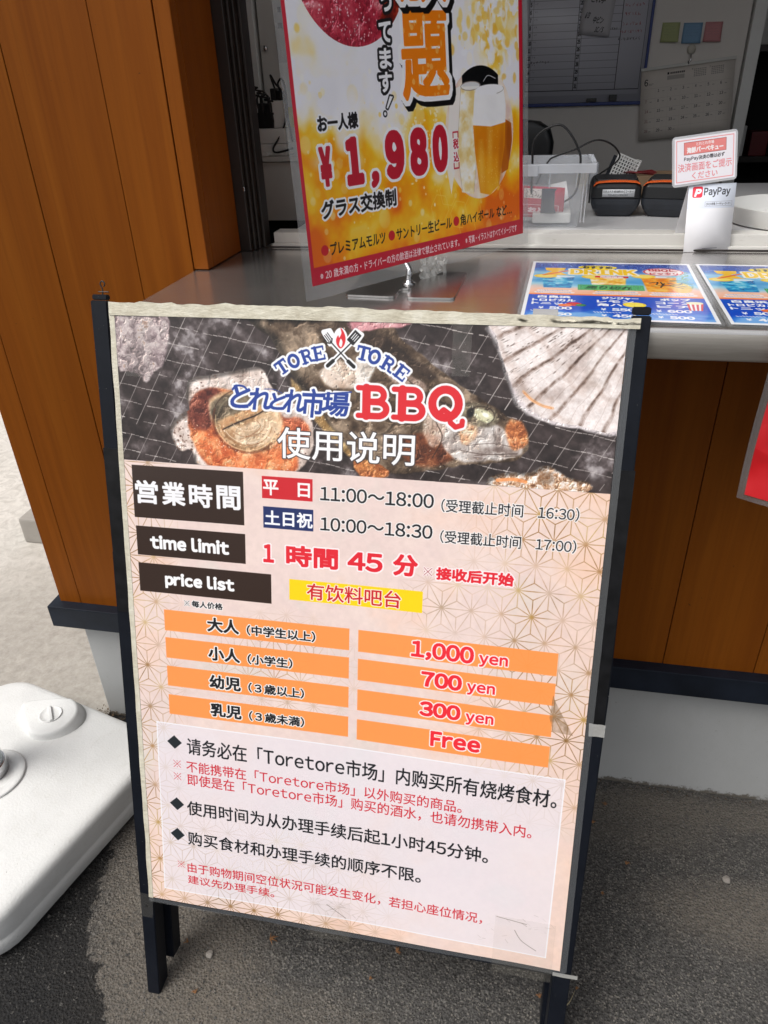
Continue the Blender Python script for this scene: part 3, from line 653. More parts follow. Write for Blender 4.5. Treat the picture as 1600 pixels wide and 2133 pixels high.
    # pink squid-like piece at the top, scallop shell top right
    photo([(290, -4), (330, -4), (366, -3), (352, 4), (320, 8), (296, 12)], [(0, (190, 120, 128)), (1, (226, 176, 178))], 12, 60)
    sp = [(459, -4), (457, 12), (462, 28), (467, 40), (474, 58), (481, 73), (494, 88), (517, 99), (552, 105), (600, 102), (600, -4)]
    photo([(455, -4), (455, 20), (466, 46), (478, 78), (492, 94), (517, 104), (552, 109), (602, 105), (602, -4)], [(0, (196, 184, 186)), (1, (232, 224, 224))], 14, 61, jit=1.6)
    ang = np.arctan2(Y+70, X-640); rad_ = np.hypot(X-640, Y+70)
    ph = ang*23+vnoise(H, W, 60, 3, seed=62)*.5; rib = np.abs(np.sin(ph)); thin = np.clip((.34-rib)/.24, 0, 1); thin2 = np.clip((.16-np.abs(np.sin(ph*2+.6)))/.16, 0, 1)*.35
    fine = vnoise(H, W, 6, 4, .75, seed=63); stain = vnoise(H, W, 55, 4, seed=64)
    f = np.clip(.93-.60*thin*(.4+.8*vnoise(H, W, 16, 3, .7, seed=65))-thin2*.6-.14*(fine-.4)+.06*(rib-.5)-.38*np.clip(stain-.5, 0, 1)*1.6, 0, 1)
    pm = A.polymask(jitter(sp, .6, 5, 9), .3)*m*np.clip((213-rad_)/5+.6*vnoise(H, W, 22, 3, seed=66), 0, 1)
    c = pal(f, [(0, (84, 66, 58)), (.3, (142, 122, 112)), (.58, (190, 174, 168)), (.85, (222, 210, 206)), (1, (240, 232, 230))]); A.a = A.a*(1-pm[..., None])+c*pm[..., None]
    bands = np.clip(np.sin(rad_*.16+vnoise(H, W, 50, 3, seed=67)*3)-.55, 0, 1)*pm*.45; A.a = A.a*(1-bands[..., None])+np.array([150, 120, 104], np.float32)/255*bands[..., None]
    for i in range(240):
        a_, q_ = r.uniform(2.35, 2.9), r.uniform(60, 205); x_, y_ = 640+math.cos(a_)*q_, -70+math.sin(a_)*q_
        if 458 < x_ < 594 and 0 < y_ < 100 and pm[int(y_*A.ppm), int(min(x_, 593)*A.ppm)] > .5: A.ell(x_, y_, r.uniform(.8, 3.2), r.uniform(.3, .7), (84, 68, 60), r.uniform(.3, .8), .3, a_)
    [A.stroke(smooth_line([(490+k*.6, 70+k), (500, 78.5+k*.5), (512, 84.5+k*.3), (523-k, 87)]), 3.2-k*.5, cc_, .6) for k, cc_ in ((0, (226, 170, 120)), (2, (200, 120, 70)), (3, (240, 200, 160)))]
    # small oyster bottom right of the banner
    photo([(462, 178), (466, 166), (486, 162), (504, 161), (520, 152), (534, 156), (548, 164), (570, 168), (562, 179)], [(0, (120, 82, 58)), (.4, (200, 160, 128)), (.7, (236, 220, 208)), (1, (248, 244, 240))], 9, 71)
    A.stroke(smooth_line([(468, 172), (486, 170), (500, 172)]), 4, (238, 150, 90), .8); A.ell(522, 166, 9, 8, (110, 76, 50), .6, 2)
    A.a = np.clip(A.a, 0, 1)
    k = m[..., None]; g = A.a*(.96+.08*n3[..., None]); g = np.clip((g-.34)*1.08+.335, 0, 1); A.a = A.a*(1-k)+g*k
    # --- logo
    wht = (244, 244, 246); BLU = (38, 66, 150); RED = (222, 38, 48)
    L = [('T', 210, 53.5, -.62), ('O', 224.3, 46, -.5), ('R', 240, 40.2, -.36), ('E', 254.6, 36.3, -.22), ('T', 307.4, 34.6, .2), ('O', 320.6, 38.2, .36), ('R', 336.6, 45.4, .5), ('E', 352.4, 54.6, .62)]
    for ch, x, y, a in L: slab(A, ch, x, y, 16.5, 17, a, [(2.3, wht)])
    cx, cy = 281, 36
    tools = [([(265.5, 50), (272, 44.2)], 4.2), ([(271, 45), (294, 22.5)], 1.4), ([(296.6, 50), (290, 44.2)], 4.2), ([(291, 45), (268.5, 22.5)], 1.4)]
    for p, wd in tools: A.stroke(p, wd+4.4, wht)
    A.poly([(289, 20), (298, 9), (306, 14), (298, 26)], wht, outl=(2.2, wht)); A.poly([(260, 12), (268, 10), (275, 21), (268, 26)], wht, outl=(2.2, wht)); A.ell(280.5, 20, 8.5, 13, wht)
    for p, wd in tools: A.stroke(p, wd, (30, 28, 30))
    A.poly(rot_rect(296.6, 17.6, 8.4, 13.5, .72), (30, 28, 30), outl=(.7, (30, 28, 30)))
    for k in (-2.4, 0, 2.4): A.poly(rot_rect(297.4+k*.75, 17+k*.66, 1.0, 8.5, .72), wht)
    for k in (-3.2, -1, 1.2, 3.4): A.stroke([(267.6+k*.75, 22-k*.7), (262.4+k*.75, 15.4-k*.7)], .95, (30, 28, 30))
    A.stroke(smooth_line([(264.8, 24.2), (269.4, 24), (270.6, 19.4)]), 1.5, (30, 28, 30))
    A.poly(smoothpts([(280.5, 7), (284.6, 12), (286.5, 19), (285, 26), (280.6, 30), (276.4, 26), (275.4, 20), (277.8, 15.5), (279, 18), (281.6, 13)], 5), RED); A.poly(smoothpts([(281, 19), (283, 23), (281.5, 28.5), (279, 26), (279.6, 22)], 5), wht)
    for ch, x, y, a in L: slab(A, ch, x, y, 15.5, 16.5, a, [(0, BLU)])
    for t, x0, y0, x1, y1, sh in (('と', 146, 76, 170, 104, .2), ('れ', 168, 79, 198, 105, .15), ('と', 195, 84, 214, 104, .2), ('れ', 212, 79, 238, 106, .15), ('市', 234, 77, 262, 111, .1), ('場', 259, 80, 292, 108, .1)):
        A.text(t, x0, y0, x1, y1, BLU, .55, [(2.4, wht)], sh)
    for t, x0, y0, x1, y1, sh in (('と', 146, 76, 170, 104, .2), ('れ', 168, 79, 198, 105, .15), ('と', 195, 84, 214, 104, .2), ('れ', 212, 79, 238, 106, .15), ('市', 234, 77, 262, 111, .1), ('場', 259, 80, 292, 108, .1)):
        A.text(t, x0, y0, x1, y1, BLU, .75, (), sh)
    for p, wd in (([(148, 82), (153, 77.5), (162, 78), (167, 83)], 2.4), ([(236, 85), (262, 82.5), (294, 79)], 1.6), ([(188, 80), (200, 80), (210, 84)], .8)): A.stroke(smooth_line(p), wd, BLU)
    BB = [('B', 321, 89.5, 40, 38), ('B', 363, 89.5, 40, 38), ('Q', 404, 89.5, 42, 40)]
    for ch, x, y, w_, h_ in BB: slab(A, ch, x, y, w_, h_, 0, [(2.6, wht)])
    for ch, x, y, w_, h_ in BB: slab(A, ch, x, y, w_, h_, 0, [(0, RED)])
    A.text('使用说明', 203.3, 124, 370.7, 162, (250, 250, 252), .45, [(1.2, (70, 60, 60))])
    # --- body
    BRN = (52, 36, 29); INK = (28, 30, 34); wh = (246, 242, 240)
    A.rect(10, 182, 158.5, 250.5, BRN); A.rect(10.8, 261.8, 159.3, 301.2, BRN); A.rect(10.7, 312, 193, 351.6, BRN)
    for i, t in enumerate('営業時間'): 
        x0 = 13+i*36.6; A.text(t, x0, 201, x0+31.5, 231.5, (244, 244, 248), .95)
    A.text('time limit', 29.2, 272.6, 137.3, 291.5, (248, 248, 250), 1.15); A.text('price list', 46.9, 322.5, 143.2, 344.5, (248, 248, 250), 1.15)
    A.rect(182.6, 185.5, 247.3, 213.4, (206, 36, 46)); A.rect(183.8, 223.7, 248.3, 251.2, (34, 48, 100))
    A.text('平', 184, 189.5, 204, 209.3, (250, 244, 244), .55); A.text('日', 228.5, 191, 244, 209, (250, 244, 244), .55)
    A.text('土日祝', 185.5, 228.3, 247.6, 247.7, (248, 248, 252), .55)
    o1 = [(1.0, wh)]
    A.text('11:00～18:00', 256.9, 193.8, 395.5, 210.9, INK, .22, o1); A.text('（受理截止时间　16:30）', 404.7, 198.4, 562.4, 214.4, INK, .1, o1)
    A.text('10:00～18:30', 257.2, 232, 395.4, 248.9, INK, .22, o1); A.text('（受理截止时间　17:00）', 405.1, 236.6, 562.4, 252.6, INK, .1, o1)
    R2 = (228, 40, 54); o2 = [(1.9, (250, 238, 238))]
    A.text('1', 183, 272.5, 197, 296.5, R2, 1.1, o2); A.text('時間', 213, 271, 280, 298.5, R2, 1.1, o2); A.text('45', 292, 273, 336, 297, R2, 1.2, o2); A.text('分', 349, 271, 379.5, 298.5, R2, 1.1, o2)
    kome(A, 387, 285, 397, 295, (150, 40, 44), .6, [(.9, (250, 238, 238))]); A.text('接收后开始', 402, 283, 495, 299, R2, .75, [(1.6, (250, 238, 238))])
    A.rect(217, 316, 387, 343.5, (252, 214, 20)); A.text('有饮料吧台', 240, 318.8, 360, 341, (206, 38, 44), .25, [(1.2, (252, 236, 214))])
    kome(A, 72.8, 359.3, 79.8, 366.5, INK, .5, [(.7, wh)]); A.text('每人价格', 83, 358.3, 126.3, 367.6, INK, .35, [(.9, wh)])
    ORG = (254, 152, 78)
    for y in (374.9, 414.6, 456.2, 499.2): A.rect(43, y, 295.6, y+29.7, ORG, .96)
    for y in (375.2, 415.0, 458.0, 501.0): A.rect(307.2, y, 553.8, y+29.8, ORG, .96)
    for t, y, t2, x1 in (('大人', 379.3, '（中学生以上）', 251), ('小人', 420.5, '（小学生）', 220), ('幼児', 462, '（３歳以上）', 235.5), ('乳児', 504, '（３歳未満）', 235.5)):
        A.text(t, 103.6, y, 148, y+20.2, INK, .75, [(1.5, wh)]); A.text(t2, 158.6, y+5, x1, y+19.6, INK, .4, [(1.2, wh)])
    R3 = (240, 46, 58); o3 = [(1.5, (252, 236, 234))]
    for t, x0, x1, y0, y1, a, b, ya in (('1,000', 375.1, 453.4, 380, 405, 459.8, 495, 388.5), ('700', 389.4, 440.5, 420.3, 441.5, 447, 481.8, 428.5), ('300', 388.7, 440.8, 462, 483, 447.5, 482.5, 470.5)):
        if t == '1,000': A.text(t, x0, y0, x1, y1, R3, 1.0, o3)
        else: A.text(t, x0, y0, x1, y1, R3, 1.1, o3)
        A.text('yen', a, ya, b, ya+16, R3, .65, o3)
    A.text('Free', 404.2, 502.5, 468.1, 524.5, R3, 1.1, o3)
    # white text panel
    pm = A.polymask([(23, 544), (576, 545), (573.5, 820), (20, 820)]); A.a = A.a*(1-.62*pm[..., None])+np.array([232, 228, 238], np.float32)/255*.62*pm[..., None]
    for p in ([(23, 544), (576, 545)], [(576, 545), (573.5, 820)], [(573.5, 820), (20, 820)], [(20, 820), (23, 544)]): A.stroke(p, 1.6, (246, 246, 252), .85)
    for x, y in ((48, 572.3), (46.5, 672), (45, 723)):
        A.poly([(x-11, y), (x, y-10.5), (x+11, y), (x, y+10.5)], (38, 44, 48))
    A.text('请务必在「Toretore市场」内购买所有烧烤食材。', 66.3, 562.6, 568.5, 588.6, INK, .3)
    RD = (206, 50, 62)
    kome(A, 45, 601, 55.5, 611.8, RD, .7); A.text('不能携带在「Toretore市场」以外购买的商品。', 64, 599, 449.5, 617, RD, .12)
    kome(A, 44.6, 621, 55, 631.8, RD, .7); A.text('即使是在「Toretore市场」购买的酒水，也请勿携带入内。', 64.5, 619.7, 541, 638.5, RD, .12)
    A.text('使用时间为从办理手续后起1小时45分钟。', 61.7, 664, 488, 687.5, INK, .3)
    A.text('购买食材和办理手续的顺序不限。', 60.7, 715, 400, 737.8, INK, .3)
    kome(A, 43.2, 768.4, 53.4, 778.6, RD, .7); A.text('由于购物期间空位状況可能发生变化，若担心座位情况，', 58, 768, 486, 785.2, RD, .12)
    A.text('建议先办理手续。', 57.6, 790, 190, 804.5, RD, .12)
    # scuffs and dirt rubbed into the print
    r = random.Random(8)
    for cx_, cy_, n_ in ((262, 800, 26), (300, 812, 14), (556, 770, 14), (500, 800, 8)):
        for _ in range(n_): 
            a_ = r.uniform(-.6, .9); x = cx_+r.gauss(0, 14); y = cy_+r.gauss(0, 8); l = r.uniform(2, 9); A.stroke([(x, y), (x+math.cos(a_)*l, y+math.sin(a_)*l)], r.uniform(.2, .7), (120, 104, 92), r.uniform(.15, .5))
    A.stroke([(268, 800), (296, 818)], .8, (80, 66, 56), .7); A.stroke([(505, 768), (545, 772)], .8, (96, 80, 70), .7); A.stroke(smooth_line([(530, 785), (540, 800), (560, 812)]), 1.0, (120, 106, 98), .7)
    q = A.polymask([(552, 430), (556, 440), (580, 482), (556, 480), (550, 462)])*.45*(.5+n3); A.a = A.a*(1-q[..., None])+np.array([130, 104, 76], np.float32)/255*q[..., None]
    return A
def smooth_line(p, n=8): return [(q.x, q.y) for q in catmull([(x, y, 0) for x, y in p], n)]
def rot_rect(cx, cy, w, h, a):
    c, s = math.cos(a), math.sin(a); return [(cx+x*c-y*s, cy+x*s+y*c) for x, y in ((-w/2, -h/2), (w/2, -h/2), (w/2, h/2), (-w/2, h/2))]

# ---- drinks poster (420 wide; mm measured from the level of the picture's top edge)
def art_beer():
    A = Art(420, 594, 2.4, (250, 250, 255), 0, -310)
    H, W = A.H, A.W; yy, xx = np.mgrid[0:H, 0:W].astype(np.float32); X = xx/A.ppm; Y = yy/A.ppm-310
    n = vnoise(H, W, 120, 4, seed=101); n2 = vnoise(H, W, 40, 4, seed=102)
    k = np.clip((Y-60)/190, 0, 1)*.85+np.clip((60-X)/90, 0, 1)*np.clip((Y-90)/60, 0, 1)*.4+(n-.5)*.65
    k += np.clip((np.hypot((X-330)/70, (Y-40)/60) < 1)*.0+.55*np.exp(-((X-350)/60)**2-((Y-20)/50)**2), 0, 1)*(n2 > .45)
    A.a = pal(k, [(0, (244, 243, 250)), (.18, (250, 240, 214)), (.34, (253, 224, 130)), (.5, (254, 200, 44)), (.68, (252, 170, 14)), (.85, (248, 138, 12)), (1, (240, 110, 16))])
    r = random.Random(5)
    for i in range(520):
        x = r.uniform(8, 412); y = r.uniform(-300, 262); R = r.choice([1.2, 1.8, 2.6, 4, 6, 9])*r.uniform(.7, 1.3)
        if y > 0 and x < 120 and 120 < y < 205: R *= .8
        c = r.choice([(255, 252, 236), (255, 236, 170), (255, 246, 210), (254, 214, 90)]); al = r.uniform(.25, .8) if R < 5 else r.uniform(.18, .4)
        A.ell(x, y, R*.85, R, c, al, .5 if R < 4 else 1)
    for i in range(60): A.ell(r.gauss(70, 26), r.gauss(60, 45), r.uniform(5, 16), r.uniform(6, 22), (250, 249, 255), .45, 4)
    for i in range(120): A.ell(r.gauss(205, 24), r.gauss(140, 22), r.uniform(.8, 2.4), r.uniform(.8, 2.4), (255, 248, 214), .8, .5)
    for i in range(150): A.ell(r.gauss(350, 36), r.gauss(30, 32), r.uniform(2.5, 6.5), r.uniform(3, 8), r.choice([(250, 250, 255), (252, 246, 232), (246, 190, 60), (250, 215, 110)]), .7, 1)
    for c0 in ((250, 210), (270, 240), (300, 236), (232, 228), (286, 258)):
        p = [(c0[0]+18*math.cos(rad(60*k+12)), c0[1]+18*math.sin(rad(60*k+12))) for k in range(7)]; A.stroke(p, .8, (255, 220, 120), .6)
    # framed meat picture, upper left
    m = A.polymask([(105+88*math.cos(rad(a)), -42+86*math.sin(rad(a))) for a in range(0, 360, 5)])
    f, sh = flesh(H, W, 26, 110, 1.1); c = pal(f, [(0, (140, 22, 42)), (.5, (196, 52, 74)), (.8, (214, 84, 100)), (1, (236, 150, 158))]); c = np.clip(c*(1+np.minimum(sh, 0)[..., None])+np.maximum(sh, 0)[..., None]*.8, 0, 1); A.a = A.a*(1-m[..., None])+c*m[..., None]
    q = A.polymask(smoothpts([(136, -60), (205, -60), (196, -10), (172, 26), (150, 34), (142, 20), (150, 0)]), 1.2)*m; A.a = A.a*(1-q[..., None])+pal(f, [(0, (40, 8, 8)), (.6, (150, 34, 18)), (1, (220, 96, 50))])*q[..., None]
    for i in range(120): 
        x, y = r.uniform(48, 140), r.uniform(-5, 42)
        if np.hypot(x-105, y+42) < 82: A.ell(x, y, r.uniform(.4, 1.1), r.uniform(.4, 1.4), (255, 226, 230), .8, .3)
    # glasses in an oval
    def gc(v): return 322.5, v
    ov = A.polymask([(322.5+74*math.cos(rad(a)), 148+78*math.sin(rad(a))) for a in range(0, 360, 5)])
    A.a = A.a*(1-ov[..., None])+pal(n2, [(0, (236, 206, 196)), (.5, (246, 226, 206)), (1, (250, 240, 230))])*ov[..., None]
    t = A.polymask([(322.5+74*math.cos(rad(a)), 148+78*math.sin(rad(a))) for a in range(180, 361, 5)]); t = t*(Y < 108)*(X > 286)*(X < 362); A.a = A.a*(1-t[..., None])+np.array([12, 12, 14], np.float32)/255*t[..., None]
    A.ell(322, 92, 35, 20, (12, 12, 14)); 
    A.poly([(262, 96), (286, 90), (286, 120), (256, 214), (248, 178)], (248, 244, 240), .9)
    def poly_f(pts, stops, cell, seed, sx=1):
        mm = A.polymask(pts, .2); f = vnoise(H, W, cell, 4, .6, seed)
        A.a[:] = A.a*(1-mm[..., None])+pal(f, stops)*mm[..., None]
    poly_f([(283, 92), (324, 93), (318, 150), (304, 219), (278, 214), (272, 160)], [(0, (236, 206, 130)), (.4, (246, 226, 170)), (.7, (252, 244, 222)), (1, (255, 254, 250))], 46, 121)
    for i in range(26): A.ell(r.uniform(280, 312), r.uniform(110, 212), r.uniform(1, 3.5), r.uniform(1, 4), r.choice([(255, 255, 250), (240, 208, 130)]), .5, .8, r.uniform(0, 3))
    A.ell(303, 92, 20, 5, (244, 244, 246), .9, .6); A.stroke(arc(303, 92, 20, 5, 0, 360), 1, (150, 130, 120), .8)
    for pth in ([(283, 94), (274, 160), (279, 212)], [(322, 96), (317, 150), (304, 216)]): A.stroke(smooth_line(pth), 1, (190, 170, 150), .7)
    A.poly([(372, 132), (392, 140), (394, 160), (384, 196), (368, 200)], (196, 104, 22)); A.ell(386, 160, 6, 22, (160, 78, 20), .7, 2)
    poly_f([(306, 136), (378, 136), (376, 166), (362, 214), (340, 224), (318, 219), (309, 170)], [(0, (226, 132, 14)), (.5, (240, 156, 22)), (1, (248, 182, 44))], 140, 122)
    A.ell(368, 176, 6, 34, (196, 100, 14), .55, 3, .1); A.ell(322, 190, 6, 30, (255, 206, 90), .6, 4); A.ell(342, 160, 5, 30, (255, 220, 120), .35, 4)
    for i in range(70): A.ell(r.uniform(314, 366), r.uniform(140, 215), r.uniform(.25, .7), r.uniform(.3, .9), (255, 236, 180), .6, .2)
    poly_f([(311, 100), (346, 94), (374, 98), (379, 118), (378, 138), (345, 141), (306, 137), (308, 118)], [(0, (246, 245, 247)), (1, (253, 253, 255))], 60, 123)
    A.ell(343, 98, 31, 6, (250, 250, 254), 1, .4); A.stroke(arc(343, 98, 31, 6, -20, 60), .7, (120, 110, 104), .7)
    A.stroke(smooth_line([(330, 88), (340, 82), (356, 86)]), .9, (225, 225, 230), .9)
    A.a = np.clip(A.a, 0, 1)
    OR = (250, 134, 18); wh = (250, 250, 254)
    # large characters
    for (ch, x0, y0, x1, y1) in (('題', 174, 9.5, 262, 102), ('放', 174, -96, 266, 2)):
        A.text(ch, x0, y0, x1, y1, OR, 2.5, [(6.5, (18, 16, 18), 5, 5), (6.5, (18, 16, 18), 3, 2), (5.6, wh)])
    for i in range(34):
        x, y = r.uniform(180, 258), r.uniform(14, 98); A.ell(x, y, r.uniform(1, 3.2), r.uniform(1.2, 3.8), (255, 196, 110), .7, .4)
    BK = (24, 22, 26)
    for ch, x0, y0, x1, y1 in (('っ', 146, -6, 164, 11), ('て', 140, 20, 160, 41), ('ま', 138, 46, 158, 67), ('す', 135, 70, 157, 91)):
        A.text(ch, x0, y0, x1, y1, wh, .9, [(3.0, BK)])
    A.poly([(151, 95), (156, 96), (146, 108), (144, 107)], wh, outl=(1.8, BK)); A.ell(141, 113, 3.8, 3.8, BK); A.ell(141, 113, 2, 2, wh)
    A.text('お一人様', 32.7, 107.5, 95.5, 124.5, BK, .65, [(2.0, wh)])
    RD = (196, 32, 54); o = [(3.2, wh)]
    A.text('¥', 30, 139, 48, 180.5, RD, 1.9, o)
    A.text('1', 70, 132.5, 98, 184, RD, 4.0, o)
    for ch, x0, y0, x1, y1 in ((',', 109, 172, 123, 190), ('9', 136, 131, 169, 184.4), ('8', 179.5, 131.5, 212.5, 185.5), ('0', 222.5, 131.5, 252.5, 185.5)):
        A.text(ch, x0, y0, x1, y1, RD, 4.1 if ch != ',' else 2.6, o)
    A.stroke([(264, 148), (264, 142), (274, 142), (274, 148)], 1.8, RD); A.stroke([(264, 178), (264, 184), (274, 184), (274, 178)], 1.8, RD)
    A.text('税', 263.5, 149.5, 274.5, 161.5, RD, .4, [(1, wh)]); A.text('込', 263.5, 164.5, 274.5, 176.5, RD, .4, [(1, wh)])
    A.text('グラス交換制', 25, 194.3, 150, 214.5, BK, .75, [(2.2, wh)])
    x = 18.5
    for t, x0, x1 in (('プレミアムモルツ', 33, 126), ('サントリー生ビール', 146, 254), ('角ハイボール など…', 272, 391.5)):
        A.ell(x0-8.5, 247.5, 5.8, 5.8, (206, 34, 46)); A.text(t, x0, 240.5, x1, 254.5, BK, .28)
    A.rect(0, 264, 420, 284, (202, 32, 56))
    A.text('※20 歳未満の方・ドライバーの方の飲酒は法律で禁止されています。', 13.5, 269.5, 268, 279.5, (250, 240, 242), .1)
    A.text('※写真・イラストはすべてイメージです', 281, 269.3, 404, 279.3, (250, 240, 242), .1)
    A.rect(0, -310, 5.2, 284, (208, 34, 58)); A.rect(411.5, -310, 420, 284, (196, 30, 52)); A.rect(0, -310, 420, -303, (208, 34, 58))
    return A
# ---- drink menu (210 x 297)
def art_menu():
    A = Art(210, 297, 2.6, (244, 246, 250)); H, W = A.H, A.W
    yy, xx = np.mgrid[0:H, 0:W].astype(np.float32); X = xx/A.ppm; Y = yy/A.ppm; n = vnoise(H, W, 90, 4, seed=201)
    r = random.Random(2)
    m = A.polymask([(4, 8), (206, 8), (206, 290), (4, 290)])
    c = pal(np.clip((Y-8)/175+(n-.5)*.1, 0, 1), [(0, (24, 62, 160)), (.2, (30, 90, 190)), (.38, (150, 206, 240)), (.6, (70, 160, 220)), (.75, (160, 214, 236)), (.86, (250, 200, 176)), (1, (250, 186, 150))])
    c2 = pal(np.clip((Y-185)/105+(n-.5)*.5, 0, 1), [(0, (24, 84, 200)), (.5, (20, 74, 196)), (.8, (40, 110, 214)), (1, (120, 176, 236))])
    c = np.where((Y > 188)[..., None], c2, c); A.a = A.a*(1-m[..., None])+c*m[..., None]
    for i in range(160): A.ell(r.uniform(6, 204), abs(r.gauss(8, 14))+8, .7, 1.2, (235, 240, 255), .7, .3)
    A.poly([(4, 184), (206, 184), (206, 190), (4, 190)], (250, 140, 70))
    # glasses
    for gx, gy, gw, gh, stops in ((37, 92, 42, 62, [(0, (10, 110, 180)), (.5, (60, 180, 224)), (1, (180, 230, 244))]), (100, 92, 46, 76, [(0, (230, 150, 30)), (.5, (250, 206, 90)), (1, (250, 244, 220))]), (163, 84, 44, 80, [(0, (226, 120, 10)), (.6, (246, 160, 30)), (1, (252, 200, 90))])):
        mm = A.polymask([(gx-gw/2, gy), (gx+gw/2, gy), (gx+gw*.4, gy+gh), (gx-gw*.4, gy+gh)], .6); A.a = A.a*(1-mm[..., None])+pal(vnoise(H, W, 24, 4, seed=int(gx)), stops)*mm[..., None]
        A.ell(gx, gy, gw/2, 5, (244, 250, 252), .85, .6); A.stroke(arc(gx, gy, gw/2, 5, 0, 360), .9, (236, 244, 250), .9)
        A.ell(gx-gw*.4, gy-2, 15, 11, (250, 206, 40), .95, .5); A.ell(gx-gw*.4, gy-2, 11, 7.5, (254, 232, 120), .9, .5)
    A.ell(100, 140, 12, 10, (196, 96, 30), .8, 1)
    for k in range(16): A.stroke([(172+r.uniform(0, 26), 60+k*6), (192+r.uniform(0, 10), 52+k*6)], 2.4, (70, 150, 60), .75)
    A.ell(186, 140, 12, 26, (246, 190, 50), .8, 1)
    A.text('DRINK', 52, 44, 138, 78, (252, 206, 30), 1.4, [(3, (255, 250, 230))]); A.poly([(18, 40), (46, 40), (44, 56), (36, 62), (50, 84), (14, 84), (28, 62), (20, 56)], (252, 200, 50)); A.stroke([(18, 84), (48, 58)], 5, (240, 120, 50))
    A.ell(88, 33, 26, 12, (250, 220, 20)); A.text('おすすめ', 68, 25, 108, 41, (20, 18, 20), .7)
    A.rect(84, 84, 126, 94, (214, 30, 44)); A.text('期間限定', 90, 85.5, 120, 92.5, (250, 250, 250), .5)
    A.ell(172, 54, 26, 23, (250, 236, 236)); A.stroke(arc(172, 54, 24.5, 21.5, 0, 360, 30), 2.2, (208, 30, 44)); A.text('BBQに', 154, 36, 190, 54, (208, 30, 44), .7); A.text('ピッタリ', 154, 58, 190, 70, (208, 30, 44), .5)
    # green tape with a handwritten sold-out note
    m = A.polymask([(62, 134), (142, 132), (142, 160), (62, 163)]); st = (np.sin(X*4.5) > -.2)*.25+.75; A.a = A.a*(1-m[..., None]*.92)+(np.array([90, 196, 120], np.float32)/255*st[..., None])*m[..., None]*.92
    A.text('売り切れ', 72, 140, 128, 157, (20, 36, 24), .3, (), .25)
    for p in ([(150, 118), (160, 112), (158, 126)], [(164, 112), (166, 128)], [(172, 116), (184, 124), (190, 114)], [(152, 134), (176, 128), (192, 134)], [(168, 118), (162, 140)], [(176, 132), (188, 142)]): A.stroke(smooth_line(p), 2, (30, 24, 16))
    for (x0, x1) in ((10, 58), (80, 136), (146, 200)):
        for yb, xa in ((169, x0+6), (178, x0+3)):
            A.stroke([(xa, yb), (x0+x1-xa, yb)], 7, (250, 250, 255), .7); q = xa
            while q < x0+x1-xa: A.stroke([(q, yb-2+r.random()*2), (q+1.6, yb+r.random()*2)], 1.2, (60, 120, 200), .8); q += 3
    wh = (250, 252, 255)
    for ls, x0, x1 in ((('白良浜', 'トロピカル', 'トニック'), 9, 60), (('ジンジャー', 'レモン', '角ハイ'), 84, 132), (('ポップ', 'コーン', 'ビア'), 150, 196)):
        for k, t in enumerate(ls): A.text(t, x0+(6 if k == 0 else 0), 194+k*15.5, x1-(6 if len(t) < 4 else 0), 206+k*15.5, wh, .65)
    A.ell(58, 232, 9, 8, (214, 50, 40)); A.ell(48, 238, 8, 6, (240, 120, 60)); A.ell(66, 236, 6, 5, (60, 140, 50))
    A.ell(126, 228, 13, 11, (252, 220, 30)); A.ell(126, 228, 10, 8, (254, 238, 110)); [A.stroke([(126, 228), (126+9*math.cos(a), 228+7*math.sin(a))], .6, (250, 214, 40)) for a in np.arange(0, 6.3, .8)]
    for k in range(7): A.poly([(184+k*2.6, 216), (186.6+k*2.6, 216), (186+k*2, 246), (184+k*2, 246)], (220, 50, 60) if k % 2 == 0 else (252, 250, 250))
    A.ell(193, 213, 9.5, 6, (250, 240, 200))
    for x, a, b in ((26, '500', '450'), (96, '550', '450'), (156, '600', '500')):
        A.text('¥', x-8, 246, x-2, 256, wh, .3); A.text(a, x+4, 245, x+30, 257, wh, .6); [A.stroke([(x-16+q*3.4, 262+r.random()*2), (x-14+q*3.4, 266-r.random())], 1.3, wh) for q in range(9)]; A.text('¥', x-8, 272, x-2, 281, wh, .3); A.text(b, x+4, 271, x+30, 283, wh, .6)
    return A
